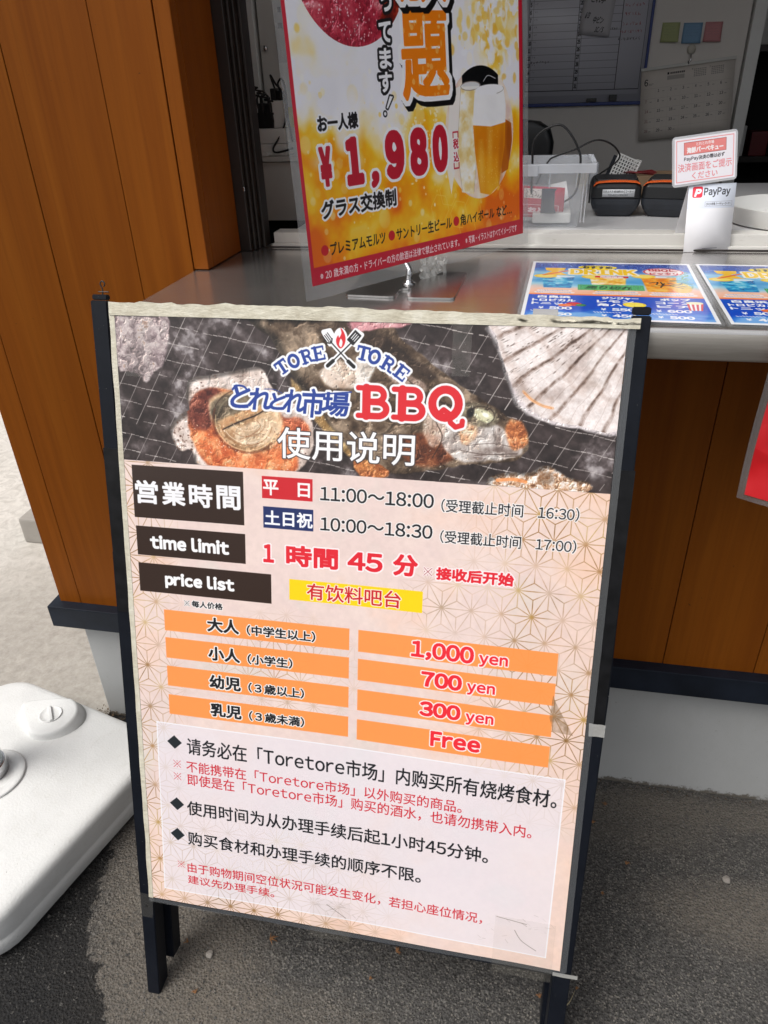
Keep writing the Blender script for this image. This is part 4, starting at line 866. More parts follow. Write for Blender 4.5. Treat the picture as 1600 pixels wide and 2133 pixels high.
def art_whiteboard():
    A = Art(600, 400, 1.6, (196, 196, 206)); r = random.Random(4)    # whiteboard face incl. month planner
    A.rect(250, 0, 590, 380, (214, 214, 224))
    INK = (36, 36, 42)
    for i in range(19):
        y = 62+i*19.5 if 0 else 20+i*19.3
        A.stroke([(250, y), (520, y)], .7, (60, 60, 70), .8)
    for x, w_ in ((250, 1), (262, .5), (395, 1.6), (408, .6), (520, 1.8), (590, 1)): A.stroke([(x, 0), (x, 367)], w_, (40, 40, 46), .9)
    A.stroke([(250, 367), (590, 367)], 1.6, (30, 30, 34))
    for i in range(16):
        y = 58+i*19.3+3
        if i < 15: A.text(str(i+1), 252, y, 252+(5 if i < 9 else 8), y+11, INK, .4)
        A.text(str(i+16), 397, y, 406, y+11, INK, .4)
    A.text('月', 386, 42, 394, 54, INK, .3); A.text('火', 412, 42, 420, 54, INK, .3)
    def scrib(x, y, w_, h, col=(50, 50, 60), lw=.8):
        x1 = x
        while x1 < x+w_:
            k = r.randint(2, 4)
            for _ in range(k): A.stroke([(x1+r.uniform(0, h*.7), y+r.uniform(0, h)), (x1+r.uniform(0, h*.8), y+r.uniform(0, h))], lw, col, .85)
            x1 += h*1.05
    for x, y, w_, h, c in ((535, 70, 50, 9, (40, 40, 46)), (528, 92, 58, 9, (170, 60, 70)), (560, 106, 26, 8, (170, 60, 70)), (526, 126, 46, 9, (170, 60, 70)), (526, 150, 52, 9, (170, 60, 70)), (526, 172, 40, 9, (170, 60, 70)), (522, 196, 48, 9, (170, 60, 70)), (516, 216, 60, 7, (170, 60, 70)), (514, 234, 60, 8, (40, 40, 46)),
                            (415, 208, 40, 6, (40, 40, 46)), (462, 208, 46, 6, (40, 40, 46)), (262, 286, 56, 8, (60, 60, 66)), (486, 66, 30, 7, (90, 60, 60)), (486, 80, 26, 6, (70, 70, 80))): scrib(x, y, w_, h, c)
    for i in range(15): scrib(266, 62+i*19.3, 7, 5, (90, 90, 100), .5)
    return A
def art_calendar():
    A = Art(260, 190, 2.2, (214, 206, 198)); INK = (54, 50, 50)
    A.text('6', 10, 24, 20, 42, (30, 28, 30), .35); A.rect(22, 37, 36, 38.2, INK, .5); A.rect(22, 40, 32, 41, INK, .4)
    A.rect(74, 12, 79, 18, (40, 36, 36)); [A.rect(82+q*5.2, 12.5, 86+q*5.2, 17.5, (60, 56, 56), .8) for q in range(8)]; A.rect(74, 21, 122, 32, (170, 164, 158))
    for kx in (148, 196):
        A.text('5' if kx < 160 else '7', kx-6, 10, kx-3, 14, INK, 0)
        for j in range(5):
            for i in range(7): A.rect(kx+i*5, 12+j*4.4, kx+3.4+i*5, 14.6+j*4.4, (120, 114, 112), .7)
    for j in range(6): A.stroke([(8, 50+j*27), (252, 50+j*27)], .4, (150, 142, 138), .7)
    for i in range(8): A.stroke([(8+i*34.8, 50), (8+i*34.8, 185)], .3, (160, 152, 148), .5)
    d = 1
    for j in range(5):
        for i in range(7):
            if (j == 0 and i == 0) or d > 30: continue
            x, y = 14+i*34.8, 53+j*27
            red = i == 0
            A.text(str(d), x, y, x+(4.5 if d < 10 else 10), y+8, (150, 110, 106) if red else INK, .2); A.rect(x+13, y+5.5, x+19, y+7, INK, .45); d += 1
    return A
def simple_art(w_, h, ppm, col, fn):
    A = Art(w_, h, ppm, col); fn(A); return A

# =================================================================== GROUND
def ground():
    # one asphalt sheet to the horizon; finer near the stand
    bm = bmesh.new(); xs = [-60, -12, -4, -2.2]+[-1.6+.1*i for i in range(34)]+[2.6, 5, 14, 60]; ys = [-60, -12, -3, -1]+[-.4+.1*i for i in range(22)]+[2.4, 4, 12, 60]
    V = [[bm.verts.new((x, y, 0)) for x in xs] for y in ys]
    for j in range(len(ys)-1):
        for i in range(len(xs)-1): bm.faces.new((V[j][i], V[j][i+1], V[j+1][i+1], V[j+1][i]))
    o = obj('asphalt_ground', bm, ASPH); o['kind'] = 'structure'
    # concrete slab behind and left of the kiosk, ragged edge over the asphalt
    r = random.Random(1); edge = []
    bm = bmesh.new(); pts = []
    for i in range(41): y = 1.0+(i/40)*14; pts.append((-.874+(.0 if i else 0), y))
    poly = [(-.874, .985)]
    for i in range(1, 60): x = -.874-i*.06; poly.append((x, .96+.012*math.sin(i*1.7)+r.uniform(-.006, .006)))
    poly += [(-14, .95), (-14, 16), (-.874, 16)]
    f = bm.faces.new([bm.verts.new((x, y, .004)) for x, y in poly]); f.normal_update()
    if f.normal.z < 0: f.normal_flip()
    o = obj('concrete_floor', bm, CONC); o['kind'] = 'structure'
ground()

# =================================================================== KIOSK
DIRTB = paint('brown_grime', (.10, .075, .045), .9, .4, 60, .3)
K = thing('kiosk', 'serving kiosk clad in orange-brown wood boards with a stainless steel counter', 'kiosk', (0, 1.05, 0))
def part(name, x0, x1, y0, y1, z0, z1, mat, bev=.0015, parent=None, seg=2): return obj(name, box_bm(x0, x1, y0, y1, z0, z1, bev, seg), mat, parent or K)
YF = 1.034
def planks(edges, z0, z1, nm='plank'):
    for i in range(len(edges)-1):
        j = random.uniform(-.0004, .0004)
        obj(nm, box_bm(edges[i]+.0006, edges[i+1]-.0006, YF+j, YF+.016, z0, z1, .0009, 2), WOOD, K)
planks([-.898, -.851, -.718, -.582, -.4935], .327, 2.45)
planks([-.4935, -.42, -.283, -.146, -.009, .128, .266, .4135, .551, .688, .825, .962, 1.099, 1.236, 1.373, 1.51], .327, .949)
planks([1.26, 1.385, 1.51], .99, 2.45)
planks([-.4935, -.36, -.22, -.08, .06, .2, .34, .48, .62, .76, .9, 1.04, 1.18, 1.26], 2.02, 2.45, 'header_plank')
part('plank_backing', -.895, 1.51, YF+.018, YF+.03, .29, .949, BLACKP, 0)
part('plank_backing', -.895, -.484, YF+.018, YF+.03, .951, 2.45, BLACKP, 0)
part('corner_trim', -.492, -.4695, YF-.001, YF+.018, .9865, 2.019, WOOD)
part('jamb_board', -.484, -.4692, YF+.0185, YF+.131, .9865, 2.019, WOOD, .0008)
part('jamb_backing', -.61, -.4845, YF+.0305, YF+.22, .952, 2.45, BLACKP, 0)
# sealant bead where boards meet the counter
obj('sealant_bead', tube_bm([(-.492+.03*k/10*(1 if k < 10 else 1), YF-.002 if k < 10 else YF+.0+.013*(k-10), .9872) for k in range(20)], .0016, 6), WHITEP, K, smooth_=True) if 0 else None
part('base_trim', -.915, 1.52, 1.012, 1.075, .277, .327, NAVY, .002)
part('foundation', -.872, 1.50, 1.045, 1.10, -.02, .2765, FOUND, .002)
part('foundation', -.872, -.83, 1.10, 3.6, -.02, .2765, FOUND, .002)
part('side_wall', -.896, -.872, 1.064, 3.6, .28, 2.45, WOOD, .001)
part('roof', -1.0, 1.62, .95, 3.8, 2.455, 2.53, DARKBROWN, .004)
# stainless counter: folded sheet with a front lip and a soft front edge
def counter():
    bm = bmesh.new(); prof = [(1.232, .985), (.818, .985), (.8145, .9843), (.8115, .9823), (.810, .979), (.810, .951), (.8115, .9495), (.815, .949), (1.033, .949)]
    xs = [-.4905+i*(2.05)/40 for i in range(41)]
    V = [[bm.verts.new((x, y, z)) for y, z in prof] for x in xs]
    for i in range(40):
        for j in range(len(prof)-1):
            f = bm.faces.new((V[i][j], V[i][j+1], V[i+1][j+1], V[i+1][j])); f.material_index = 0 if j < 4 else 1; f.smooth = 0 < j < 5
    for r_ in (V[0], V[-1]):
        bm.faces.new(r_)
    o = obj('counter_top', bm, [STEEL, STEEL2], K); return o
counter()
# dark sliding-window frame at the left of the opening
part('window_frame', -.4840, -.4520, YF+.1325, YF+.192, .9858, 2.018, DARKBROWN, .0015)
part('window_frame', -.4515, -.4475, YF+.142, YF+.192, .9858, 2.018, DARKBROWN, .0012)
part('window_frame', -.4470, -.4435, YF+.152, YF+.192, .9858, 2.018, DARKBROWN, .0012)
part('window_frame', -.4430, -.4385, YF+.164, YF+.192, .9858, 2.018, DARKBROWN, .0012)
part('window_screw', -.4535, -.4505, YF+.1300, YF+.1322, 1.075, 1.081, CHROME, .001)
part('window_frame', 1.24, 1.262, YF+.0955, YF+.19, .9858, 2.018, DARKBROWN, .0015)
SILL = (lambda b: (b.set(Base_Color=b.mix(b.ramp(b.noise(b.coords('Object', scale=(1, 1, 4)), 28, 6, .75), [(.60, (0, 0, 0)), (.74, (.45, .45, .45))]), (.66, .645, .61), (.30, .25, .18)), Roughness=.5), b.bump(b.noise(b.coords('Object'), 80, 4), .3, .001), b.m)[2])(NB('grimy_cream_sill'))
part('window_sill', -.429, 1.239, 1.2155, 1.250, .9858, 1.0055, SILL, .0012)
part('window_track', -.429, 1.239, 1.2045, 1.2145, .9858, .990, SILL, .001)
GR = obj('grime_line', tube_bm([(-.42+i*.02, 1.2150+.0006*math.sin(i*2.3), .9868) for i in range(83)], lambda t: .0012+.0009*math.sin(t*97)**2, 5), DIRTB, K)
part('window_track', -.429, 1.239, 1.190, 1.194, .9858, .9885, DARKBROWN, .0008)
# room inside
part('inner_wall', -.87, .553, 2.70, 2.76, 0, 2.45, WALLIN, .001)
part('wall_post', .556, .590, 2.675, 2.76, 0, 2.45, WHITEP, .002)
part('inner_wall', -.86, -.845, 1.26, 2.699, .28, 2.45, WALLIN, 0)
part('inner_wall', -.844, -.62, 1.256, 1.264, .28, 2.45, WALLIN, 0)
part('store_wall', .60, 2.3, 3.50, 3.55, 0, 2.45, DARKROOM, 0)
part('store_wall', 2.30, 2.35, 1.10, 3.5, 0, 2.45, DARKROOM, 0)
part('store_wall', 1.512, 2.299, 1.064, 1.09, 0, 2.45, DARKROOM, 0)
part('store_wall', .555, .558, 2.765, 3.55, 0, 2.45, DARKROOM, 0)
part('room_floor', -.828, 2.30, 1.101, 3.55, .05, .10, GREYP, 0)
part('room_ceiling', -.86, 2.30, 1.12, 3.55, 2.40, 2.449, WALLIN, 0)

# desk along the inside of the window
D = thing('desk', 'pale grey desk inside the serving window, under the card terminals', 'desk', (.4, 1.5, .1))
obj('desktop', box_bm(-.40, 1.20, 1.2515, 1.78, .980, 1.0055, .002), DESKTOP, D)
for x, y in ((-.36, 1.28), (1.14, 1.28), (-.36, 1.72), (1.14, 1.72)): obj('leg', box_bm(x, x+.03, y, y+.03, .1, .979, .002), CABIN, D)

# =================================================================== SANDWICH BOARD
BO = Vector((-.49404, .80226, .98434)); BU = Vector((1, 0, 0)); BD = Vector((0, -.28155, -.95955)).normalized(); BN = Vector((0, -.95955, .28155)).normalized()
def BP(u, v, n=0): return BO+BU*(u/1000)+BD*(v/1000)+BN*(n/1000)
SB = thing('sandwich_board', 'black folding notice board standing on the asphalt with a barbecue instructions and price poster', 'notice board', (-.19, .51, 0))
def bbox(name, corners, n0, n1, mat, bev=.0012, parent=None):
    """corners: 4 (u,v) mm around the piece, n0..n1 depth mm"""
    bm = bmesh.new(); a = [bm.verts.new(BP(u, v, n0)) for u, v in corners]; b = [bm.verts.new(BP(u, v, n1)) for u, v in corners]
    fs = [bm.faces.new(a), bm.faces.new(b[::-1])]+[bm.faces.new((a[i], b[i], b[(i+1) % 4], a[(i+1) % 4])) for i in range(4)]
    if bev: bmesh.ops.bevel(bm, geom=list(bm.edges), offset=bev, segments=2, affect='EDGES')
    return obj(name, bm, mat, parent or SB)
# front stiles: thin where they lean over the counter edge, full depth lower down
bbox('stile', [(-32, -17), (-10, -17), (-6.5, 300), (-25.5, 300)], -9, 0, BLACKWOOD)
bbox('stile', [(-27.5, 300.5), (-3, 300.5), (-1, 1028), (-21.5, 1028)], -28, 0, BLACKWOOD)
bbox('stile', [(-31, 60), (-8, 60), (-6.5, 299.5), (-27, 299.5)], -28, -9.3, BLACKWOOD)
bbox('stile', [(597, -14), (617, -14), (617.5, 430), (593, 430)], -9, 0, BLACKWOOD)
bbox('stile', [(593, 430.5), (617.5, 430.5), (606, 1028), (583, 1028)], -28, 0, BLACKWOOD)
bbox('stile', [(594, 60), (617, 60), (617, 429.5), (593, 429.5)], -28, -9.3, BLACKWOOD)
bbox('rear_leg', [(-22, 70), (2, 70), (6, 990), (-17, 990)], -62, -36, BLACKWOOD)
bbox('rear_leg', [(588, 70), (612, 70), (602, 990), (579, 990)], -62, -36, BLACKWOOD)
bbox('rear_rail', [(6.5, 780), (578, 780), (578, 805), (6.5, 805)], -60, -40, BLACKWOOD)
bbox('backing_board', [(-4, 2), (592, 2), (591, 836), (0, 836)], -7, -2.5, WHITEP)
bbox('rail', [(0, 838), (592, 838), (590, 856), (0, 852)], -22, -1.5, BLACKWOOD)
bbox('rail', [(-3, -8), (594, -8), (594, 1.5), (-3, 1.5)], -8, -2.2, BLACKWOOD)
bbox('end_block', [(-30, -24), (-10, -24), (-10, -17.5), (-30, -17.5)], -9, -1, BLACKWOOD)
bbox('end_block', [(597, -23), (616, -23), (616, -14.5), (597, -14.5)], -9, -1, BLACKWOOD)
# little wire catch on top of the left stile
obj('wire_catch', tube_bm(catmull([BP(-17, -23, -4), BP(-17, -31, -4), BP(-19.5, -36, -4), BP(-17, -39.5, -4), BP(-13.5, -37, -4), BP(-15, -33, -4)], 6), .0008, 6), BLACKP, SB, smooth_=True)
obj('wire_catch', tube_bm([BP(-22, -27, -3), BP(-7, -27, -1)], .0007, 6), BLACKP, SB)
# tape wrapped round the stiles
bbox('black_tape', [(-29.0, 163), (-.2, 163), (1.2, 385), (-24.0, 385)], 0.05, .55, TAPEBLK, 0)
bbox('black_tape', [(595.0, 152), (618.3, 152), (615.0, 480), (594.0, 480)], 0.05, .55, TAPEBLK, 0)
def wav(u, v, a=1.0, f=1.0, seed=0): return a*mnoise.noise(Vector((u/140*f, v/160*f, seed)))*2.2
def bsheet(name, u0, u1, v0, v1, n, mat, amp=.6, nu=24, nv=34, parent=None, uvm=None, seed=0, fn=None):
    def g(s, t):
        u, v = u0+(u1-u0)*s, v0+(v1-v0)*t
        if fn: u, v = fn(u, v)
        return BP(u, v, n+wav(u, v, amp, 1, seed)+1.0*math.exp(-((u-594)/30)**2)*amp)
    return sheet(name, g, nu, nv, mat, parent or SB, uvfn=uvm)
A = art_notice(); NOTICE = A.mat('printed_notice', .32, .22, 1.0, .12, 26); del A
def drift(u, v):
    s = min(1, max(0, (u-300)/250)); q = min(1, max(0, (v-250)/150)); return 4.5*s*q*q*(3-2*q)
# the print sags a little at its lower right, as the laminate has slipped
def sag(u, v): return u-(v/841)*0, v+drift(u, v)*(1 if v < 830 else .3)
def poster_uv(s, t): return (s, 1-t)
bsheet('printed_poster', 0, 594, 0, 841, 1.6, NOTICE, .5, 36, 50, uvm=None, fn=sag)
# film margins standing out round the print
bsheet('laminate_margin', 594.3, 602.5, -6, 843, 2.0, FILM, .8, 2, 50)
bsheet('laminate_margin', -6, 600, 841.5, 848.5, 2.0, FILM, .8, 40, 2)
def raggl(u, v): return (u, v) if u > -4 else (u+1.2*mnoise.noise(Vector((v/40, 1, 0))), v)
bsheet('yellowed_tape', -7.2, -.2, -1, 842, 1.9, CREAM, .4, 3, 60, fn=raggl)
def raggt(u, v): return (u, v) if v > -9 else (u, v+3.4*mnoise.noise(Vector((u/26, 3, 0)))+1.4*mnoise.noise(Vector((u/6, 7, 0)))+4.5*max(0, (u-250)/350))
bsheet('yellowed_tape', -6.5, 606, -15.5, -.3, 3.0, CREAM, 1.0, 90, 5, fn=raggt, seed=4)
def tape(u0, u1, v0, v1, mat=TAPECL, rot=0, n=3.6, name='clear_tape'):
    cu, cv = (u0+u1)/2, (v0+v1)/2; c, s_ = math.cos(rot), math.sin(rot)
    def fn(u, v):
        x, y = u-cu, v-cv; k = 1.5*mnoise.noise(Vector((u/9, v/9, 2)))
        return cu+x*c-y*s_+k*.5, cv+x*s_+y*c+k*.5
    bsheet(name, u0, u1, v0, v1, n, mat, .8, 10, 10, fn=fn, seed=9)
tape(409, 430, -2, 56); tape(13, 46, -1, 72, rot=.06); tape(555, 577, 0, 62, rot=-.06); tape(244, 302, 790, 858, rot=.0); tape(503, 583, 768, 862); tape(-30, -2, 838, 880, TAPECL, rot=.1, n=1.2)
tape(598, 617, 467, 484, TAPEW, n=1.2, name='crumpled_tape'); tape(585, 618, 846, 852, TAPEW, n=1.2, name='crumpled_tape'); tape(430, 470, -13, -4, TAPECL, .1, n=4.2)
bbox('screw_hole', [(-15, 857), (-11, 857), (-11, 863), (-15, 863)], .1, 1.4, BLACKP, .0008)

# =================================================================== PARASOL BASE
PB = thing('umbrella_stand', 'white plastic parasol base with a round filler cap and pale pole, beside the notice board', 'parasol stand', (-.935, .762, 0), (0, 0, rad(-15)))
def pbase():
    def ring(h, r, z, dz=0): return [(x, y, z) for x, y in rrect(h, h, r, 8)]
    prof = [(.225, .075, .006), (.230, .078, .012), (.2305, .078, .040), (.229, .077, .0425), (.2295, .077, .045), (.2300, .077, .080), (.2290, .077, .0865), (.2255, .076, .0925), (.219, .075, .0965), (.208, .072, .0985), (.15, .06, .1055), (.10, .055, .1115), (.075, .05, .115)]
    o = obj('body', loft_bm([ring(*p) for p in prof]), PLAST, PB, True, True)
    # seam
    obj('collar', lathe_bm([(.056, .112), (.062, .1155), (.063, .1185), (.060, .1200), (.052, .1203), (.0495, .1185), (.042, .118), (.040, .114)], 48), PLAST, PB, True, True)
    # teardrop boss with the filler cap
    def boss(s, z):
        pts = []
        for k in range(36):
            a = 2*math.pi*k/36; x, y = math.cos(a), math.sin(a); L = 1.0
            if y < 0 and False: pass
            r_ = .047*s; px_, py_ = x*r_, y*r_
            if x < 0: px_ *= 1.55; py_ *= (1-.55*min(1, -x))
            pts.append((px_+cx0, py_+cy0, z))
        return pts
    cx0, cy0 = -.010, .157
    obj('filler_boss', loft_bm([boss(1.34, .1015), boss(1.20, .1055), boss(1.14, .1180), boss(1.10, .1225), boss(1.04, .1245), boss(.98, .1250)]), PLAST, PB, True, True)
    cap = obj('filler_cap', lathe_bm([(.0225, .1235), (.0225, .1270), (.0208, .1276), (.0195, .1262), (.012, .1254), (.001, .1252)], 32, (cx0, cy0)), PLAST, PB, True, True)
    bm = box_bm(-.0218, .0218, -.0030, .0030, .1262, .1312, .0012); bmesh.ops.rotate(bm, verts=bm.verts, matrix=Matrix.Rotation(rad(-38), 3, 'Z')); bmesh.ops.translate(bm, verts=bm.verts, vec=(cx0, cy0, 0))
    obj('cap_grip', bm, PLAST, cap, True)
    obj('cap_rim', lathe_bm([(.0228, .1242), (.0240, .1250), (.0246, .1240)], 32, (cx0, cy0)), DIRT, PB, True, True)
DIRT = paint('grey_grime', (.20, .19, .17), .8, .2, 60, .2)
pbase()
obj('pole', lathe_bm([(.0300, .114), (.0300, 2.0)], 40, (-.010, .008)), paint('pale_painted_steel', (.62, .68, .70), .35, .04, 9, .05), PB, True, True)
obj('sleeve', lathe_bm([(.0310, .114), (.0335, .116), (.0335, .140), (.0325, .142), (.0310, .142)], 40, (-.010, .008)), CHROME, PB, True, True)

# =================================================================== DRINKS POSTER ON ITS STAND
ST = thing('poster_stand', 'steel table stand with a notched flat base plate, holding the drinks poster', 'poster stand', (-.162, .965, .985))
def plate():
    pts = [(-.230, .905), (-.177, .9005), (-.1715, .9025), (-.1695, .908), (-.1695, .935), (-.166, .941), (-.159, .941), (-.1555, .935), (-.1545, .906), (-.1525, .900), (-.147, .898), (-.100, .899), (-.0965, .902), (-.0955, .907), (-.0925, 1.029), (-.095, 1.033), (-.10, 1.034), (-.228, 1.040), (-.2325, 1.037), (-.234, 1.032), (-.234, .911)]
    bm = bmesh.new(); a = [bm.verts.new((x, y, .9853)) for x, y in pts]; b = [bm.verts.new((x, y, .9878)) for x, y in pts]; n = len(pts)
    bm.faces.new(a[::-1]); bm.faces.new(b); [bm.faces.new((a[i], a[(i+1) % n], b[(i+1) % n], b[i])) for i in range(n)]
    obj('base_plate', bm, BASEPL, ST)
plate()
obj('washer', lathe_bm([(.0085, .9879), (.0085, .9892), (.0055, .9900), (.0052, .9925), (.004, .993)], 28, (-.162, .965)), CHROME, ST, smooth_=True)
DP = thing('drinks_poster', 'laminated yellow and orange all-you-can-drink poster priced 1,980 yen with beer glasses', 'poster', (-.14, 1.01, 1.0))
TLq, TRq, BRq, BLq = Vector((-.277, .8779, 1.2926)), Vector((-.0452, 1.2288, 1.3047)), Vector((-.0224, 1.1888, 1.0108)), Vector((-.2554, .8399, 1.0133))
DN = (TRq-TLq).cross(BLq-TLq).normalized()
if DN.y > 0: DN = -DN
def DPt(a, b, n=0):
    s, t = a/420, b/284
    p = TLq*(1-s)*(1-t)+TRq*s*(1-t)+BRq*s*t+BLq*(1-s)*t
    bow = -5.0*math.sin(math.pi*max(0, min(1, (b+310)/594)))*0+2.0*mnoise.noise(Vector((a/120, b/150, 5)))
    return p+DN*((n+bow)/1000)
obj('pole', tube_bm([(-.162, .965, .990), (-.162, .970, 1.004)]+[tuple(DPt(167, b_, -9)) for b_ in (280, 200, 100, 0, -100)], .0038, 16), CHROME, ST, smooth_=True)
A = art_beer(); BEER = A.mat('printed_drinks_poster', .3, .2, 1.0, .1, 22); del A
sheet('printed_sheet', lambda s, t: DPt(420*s, -310+594*t, 0), 24, 34, BEER, DP)
def dsheet(name, a0, a1, b0, b1, mat, n=.6, nu=4, nv=30, fn=None):
    def g(s, t):
        a, b = a0+(a1-a0)*s, b0+(b1-b0)*t
        if fn: a, b = fn(a, b)
        return DPt(a, b, n)
    return sheet(name, g, nu, nv, mat, DP)
dsheet('laminate_margin', -12, -.3, -322, 299, FILM2); dsheet('laminate_margin', 420.3, 432, -322, 299, FILM2)
def botf(a, b): return a, b+(2.5*mnoise.noise(Vector((a/50, 0, 3))) if b > 290 else 0)
dsheet('laminate_margin', -.2, 420.2, 284.3, 299, FILM2, nu=40, nv=4, fn=botf)
def crumple():
    r = random.Random(6); 
    for (a0, b0, w_, h_) in ((182, 284, 34, 24), (206, 287, 30, 20)):
        vs = []; uv = []; fs = []; n = 9
        for j in range(n+1):
            for i in range(n+1):
                vs.append(DPt(a0+w_*i/n+r.uniform(-1.5, 1.5), b0+h_*j/n+r.uniform(-1.5, 1.5)+(8 if i > 6 and j > 7 else 0), 2+r.uniform(0, 4)))
        for j in range(n):
            for i in range(n): fs.append((j*(n+1)+i, j*(n+1)+i+1, (j+1)*(n+1)+i+1, (j+1)*(n+1)+i))
        raw('crumpled_tape', vs, fs, TAPEW, DP)
crumple()

# =================================================================== DRINK MENUS
A = art_menu(); MENU = A.mat('printed_drink_menu', .22, .5, .95, .0); del A
def menu(x, y, rot, label):
    t = thing('drink_menu', label, 'menu', (x, y, .9853), (0, 0, rot), 'drink menus on the steel counter')
    bm = bmesh.new(); P_ = [(px_, py_) for px_, py_ in rrect(.1092, .1450, .004, 4)]
    a = [bm.verts.new((q[0], q[1], 0.0002)) for q in P_]; b = [bm.verts.new((q[0], q[1], .0012)) for q in P_]; n = len(P_)
    bm.faces.new(a[::-1]); bm.faces.new(b); [bm.faces.new((a[i], a[(i+1) % n], b[(i+1) % n], b[i])) for i in range(n)]
    obj('laminate', bm, FILM, t, True)
    sheet('printed_sheet', lambda s, tt: (-.1052+.2104*s, .1415-.283*tt, .00135), 6, 8, MENU, t)
    for o in t.children: o.matrix_parent_inverse = Matrix()
    return t
menu(.0960, .9655, rad(-1.9), 'blue laminated drink menu at the left, lying behind the board\'s right post')
menu(.3155, .9600, rad(-1.6), 'blue laminated drink menu at the right edge of the picture')
WRINK = obj('tape_piece', box_bm(.000, .028, .838, .862, .9868, .9872), TAPEW); tag(WRINK, 'small crumpled piece of clear tape on the left drink menu', 'tape')

# =================================================================== PAYMENT SIGN
def art_card(A):
    A.rect(0, 0, 70, 92, (246, 246, 250)); A.rect(0, 0, 70, 33, (226, 232, 244))
    A.poly(rrp(6, 3, 15, 15, 3), (226, 40, 66)); A.text('P', 10, 6, 19, 16.5, (250, 250, 252), .8, (), .25)
    A.text('PayPay', 23, 5, 62, 18, (60, 62, 70), .35); A.stroke([(26, 24), (66, 24), (66, 30), (26, 30), (26, 24)], .3, (120, 120, 130)); A.text('とれとれ市場 バーベキューコーナー', 27.5, 25.2, 64.5, 28.8, (40, 40, 46), .05)
    A.stroke([(28, 88), (50, 88)], .6, (140, 140, 146))
def rrp(x, y, w_, h, r): return [(x+w_/2+a, y+h/2+b) for a, b in rrect(w_/2, h/2, r, 5)]
def art_head(A):
    P_ = (236, 150, 152); A.a[:] = np.array([244, 240, 246])/255
    A.stroke([(3, 3), (87, 3), (87, 57), (3, 57), (3, 3)], 1.1, P_)
    A.rect(14, 6, 76, 22, (236, 140, 136)); A.stroke([(14, 6), (76, 6), (76, 22), (14, 22), (14, 6)], .5, (140, 60, 60))
    A.text('とれとれ市場', 32, 7, 58, 11.5, (250, 236, 236), .1); A.text('海鮮バーベキュー', 18, 12.5, 72, 20.5, (252, 244, 244), .4)
    A.text('PayPay決済の際は必ず', 14, 24.5, 74, 31, (40, 38, 44), .15)
    A.text('決済画面をご提示', 5, 33, 85, 44, (232, 140, 146), .15); A.text('ください', 26, 46, 64, 55, (232, 140, 146), .15)
h_ = Vector((.96206, .27282, 0)); al = rad(11); nh = Vector((-.27282, .96206, 0)); up_ = Vector((0, 0, math.cos(al)))+nh*math.sin(al); fn_ = h_.cross(up_); C0 = Vector((.211, 1.186, .9856))
PS = thing('payment_sign', 'white folded payment card on the steel counter with a pink notice clipped on top', 'payment sign', (.24, 1.2, .985))
CARDM = simple_art(70, 92, 6, (246, 246, 250), art_card).mat('printed_payment_card', .6); HEADM = simple_art(90, 60, 6, (246, 240, 246), art_head).mat('printed_pink_notice', .5)
PAPER = paint('white_card', (.78, .78, .80), .5, .03, 20, .05)
def cp(x, y, n=0): return C0+h_*(x/1000)+up_*(y/1000)+fn_*(n/1000)
sheet('front_panel', lambda s, t: cp(-.5+70*s-(1-t)*11*0, 91*(1-t), .3), 2, 2, CARDM, PS, thick=.0006)
top_back = cp(0, 91); 
raw('back_panel', [cp(-.5, 91, -.6), cp(69.5, 91, -.6), Vector((.272, 1.250, .9857)), Vector((.199, 1.229, .9857)), cp(-.5, 91, -1.4), cp(69.5, 91, -1.4), Vector((.272, 1.251, .9857)), Vector((.199, 1.230, .9857))], [(0, 1, 2, 3), (7, 6, 5, 4), (0, 3, 7, 4), (1, 5, 6, 2), (0, 4, 5, 1), (3, 2, 6, 7)], PAPER, PS)
ra = rad(5.0); cc = (18, 124)
def hp(x, y, n): return cp(cc[0]+x*math.cos(ra)-y*math.sin(ra), cc[1]+x*math.sin(ra)+y*math.cos(ra), n)
bm = bmesh.new(); P_ = rrect(47, 32.5, 5, 5); a = [bm.verts.new(hp(x, y, 1.6)) for x, y in P_]; b = [bm.verts.new(hp(x, y, 2.6)) for x, y in P_]; n = len(P_)
bm.faces.new(a[::-1]); bm.faces.new(b); [bm.faces.new((a[i], a[(i+1) % n], b[(i+1) % n], b[i])) for i in range(n)]
hd = obj('notice_holder', bm, paint('grey_plastic_holder', (.52, .53, .55), .3, .03, 20, .05), PS)
sheet('pink_notice', lambda s, t: hp(-44+88*s, 29.5-59*t, 2.9), 2, 2, HEADM, PS)
for o in PS.children: pass
RP_ = None
# =================================================================== RED POSTER HANGING AT THE RIGHT
RPt = thing('hanging_poster', 'red laminated poster hanging from the counter edge at the right', 'poster', (.4, .79, .8))
def art_red(A):
    H, W = A.H, A.W; A.a = pal(vnoise(H, W, 60, 3, seed=301), [(0, (150, 14, 18)), (.5, (196, 24, 30)), (1, (214, 44, 50))])
    A.poly([(0, 120), (60, 90), (210, 160), (210, 200), (0, 150)], (226, 60, 66), .35)
REDM = simple_art(297, 210, 1.2, (190, 20, 26), art_red).mat('printed_red_poster', .3, .4)
def rp(x, y, n=0):   # x,y mm from the lower left corner of the film; the sheet curls away at its corner
    rr = rad(-9); X_, Z_ = x*.97+.00*y, y-x*.25*math.exp(-x/260)
    return Vector((.2455+X_/1000, .797-(x*.10)/1000-n/1000+.004*math.sin(y/40), .793+Z_/1000))
sheet('laminate', lambda s, t: rp(310*s, 215*(1-t)), 12, 12, FILM, RPt, thick=.0004)
sheet('printed_sheet', lambda s, t: rp(7.5+296*s, 7+200*(1-t), .9), 10, 10, REDM, RPt)
obj('clear_tape', box_bm(.288, .335, .8085, .8092, .957, .980), TAPEW, RPt)

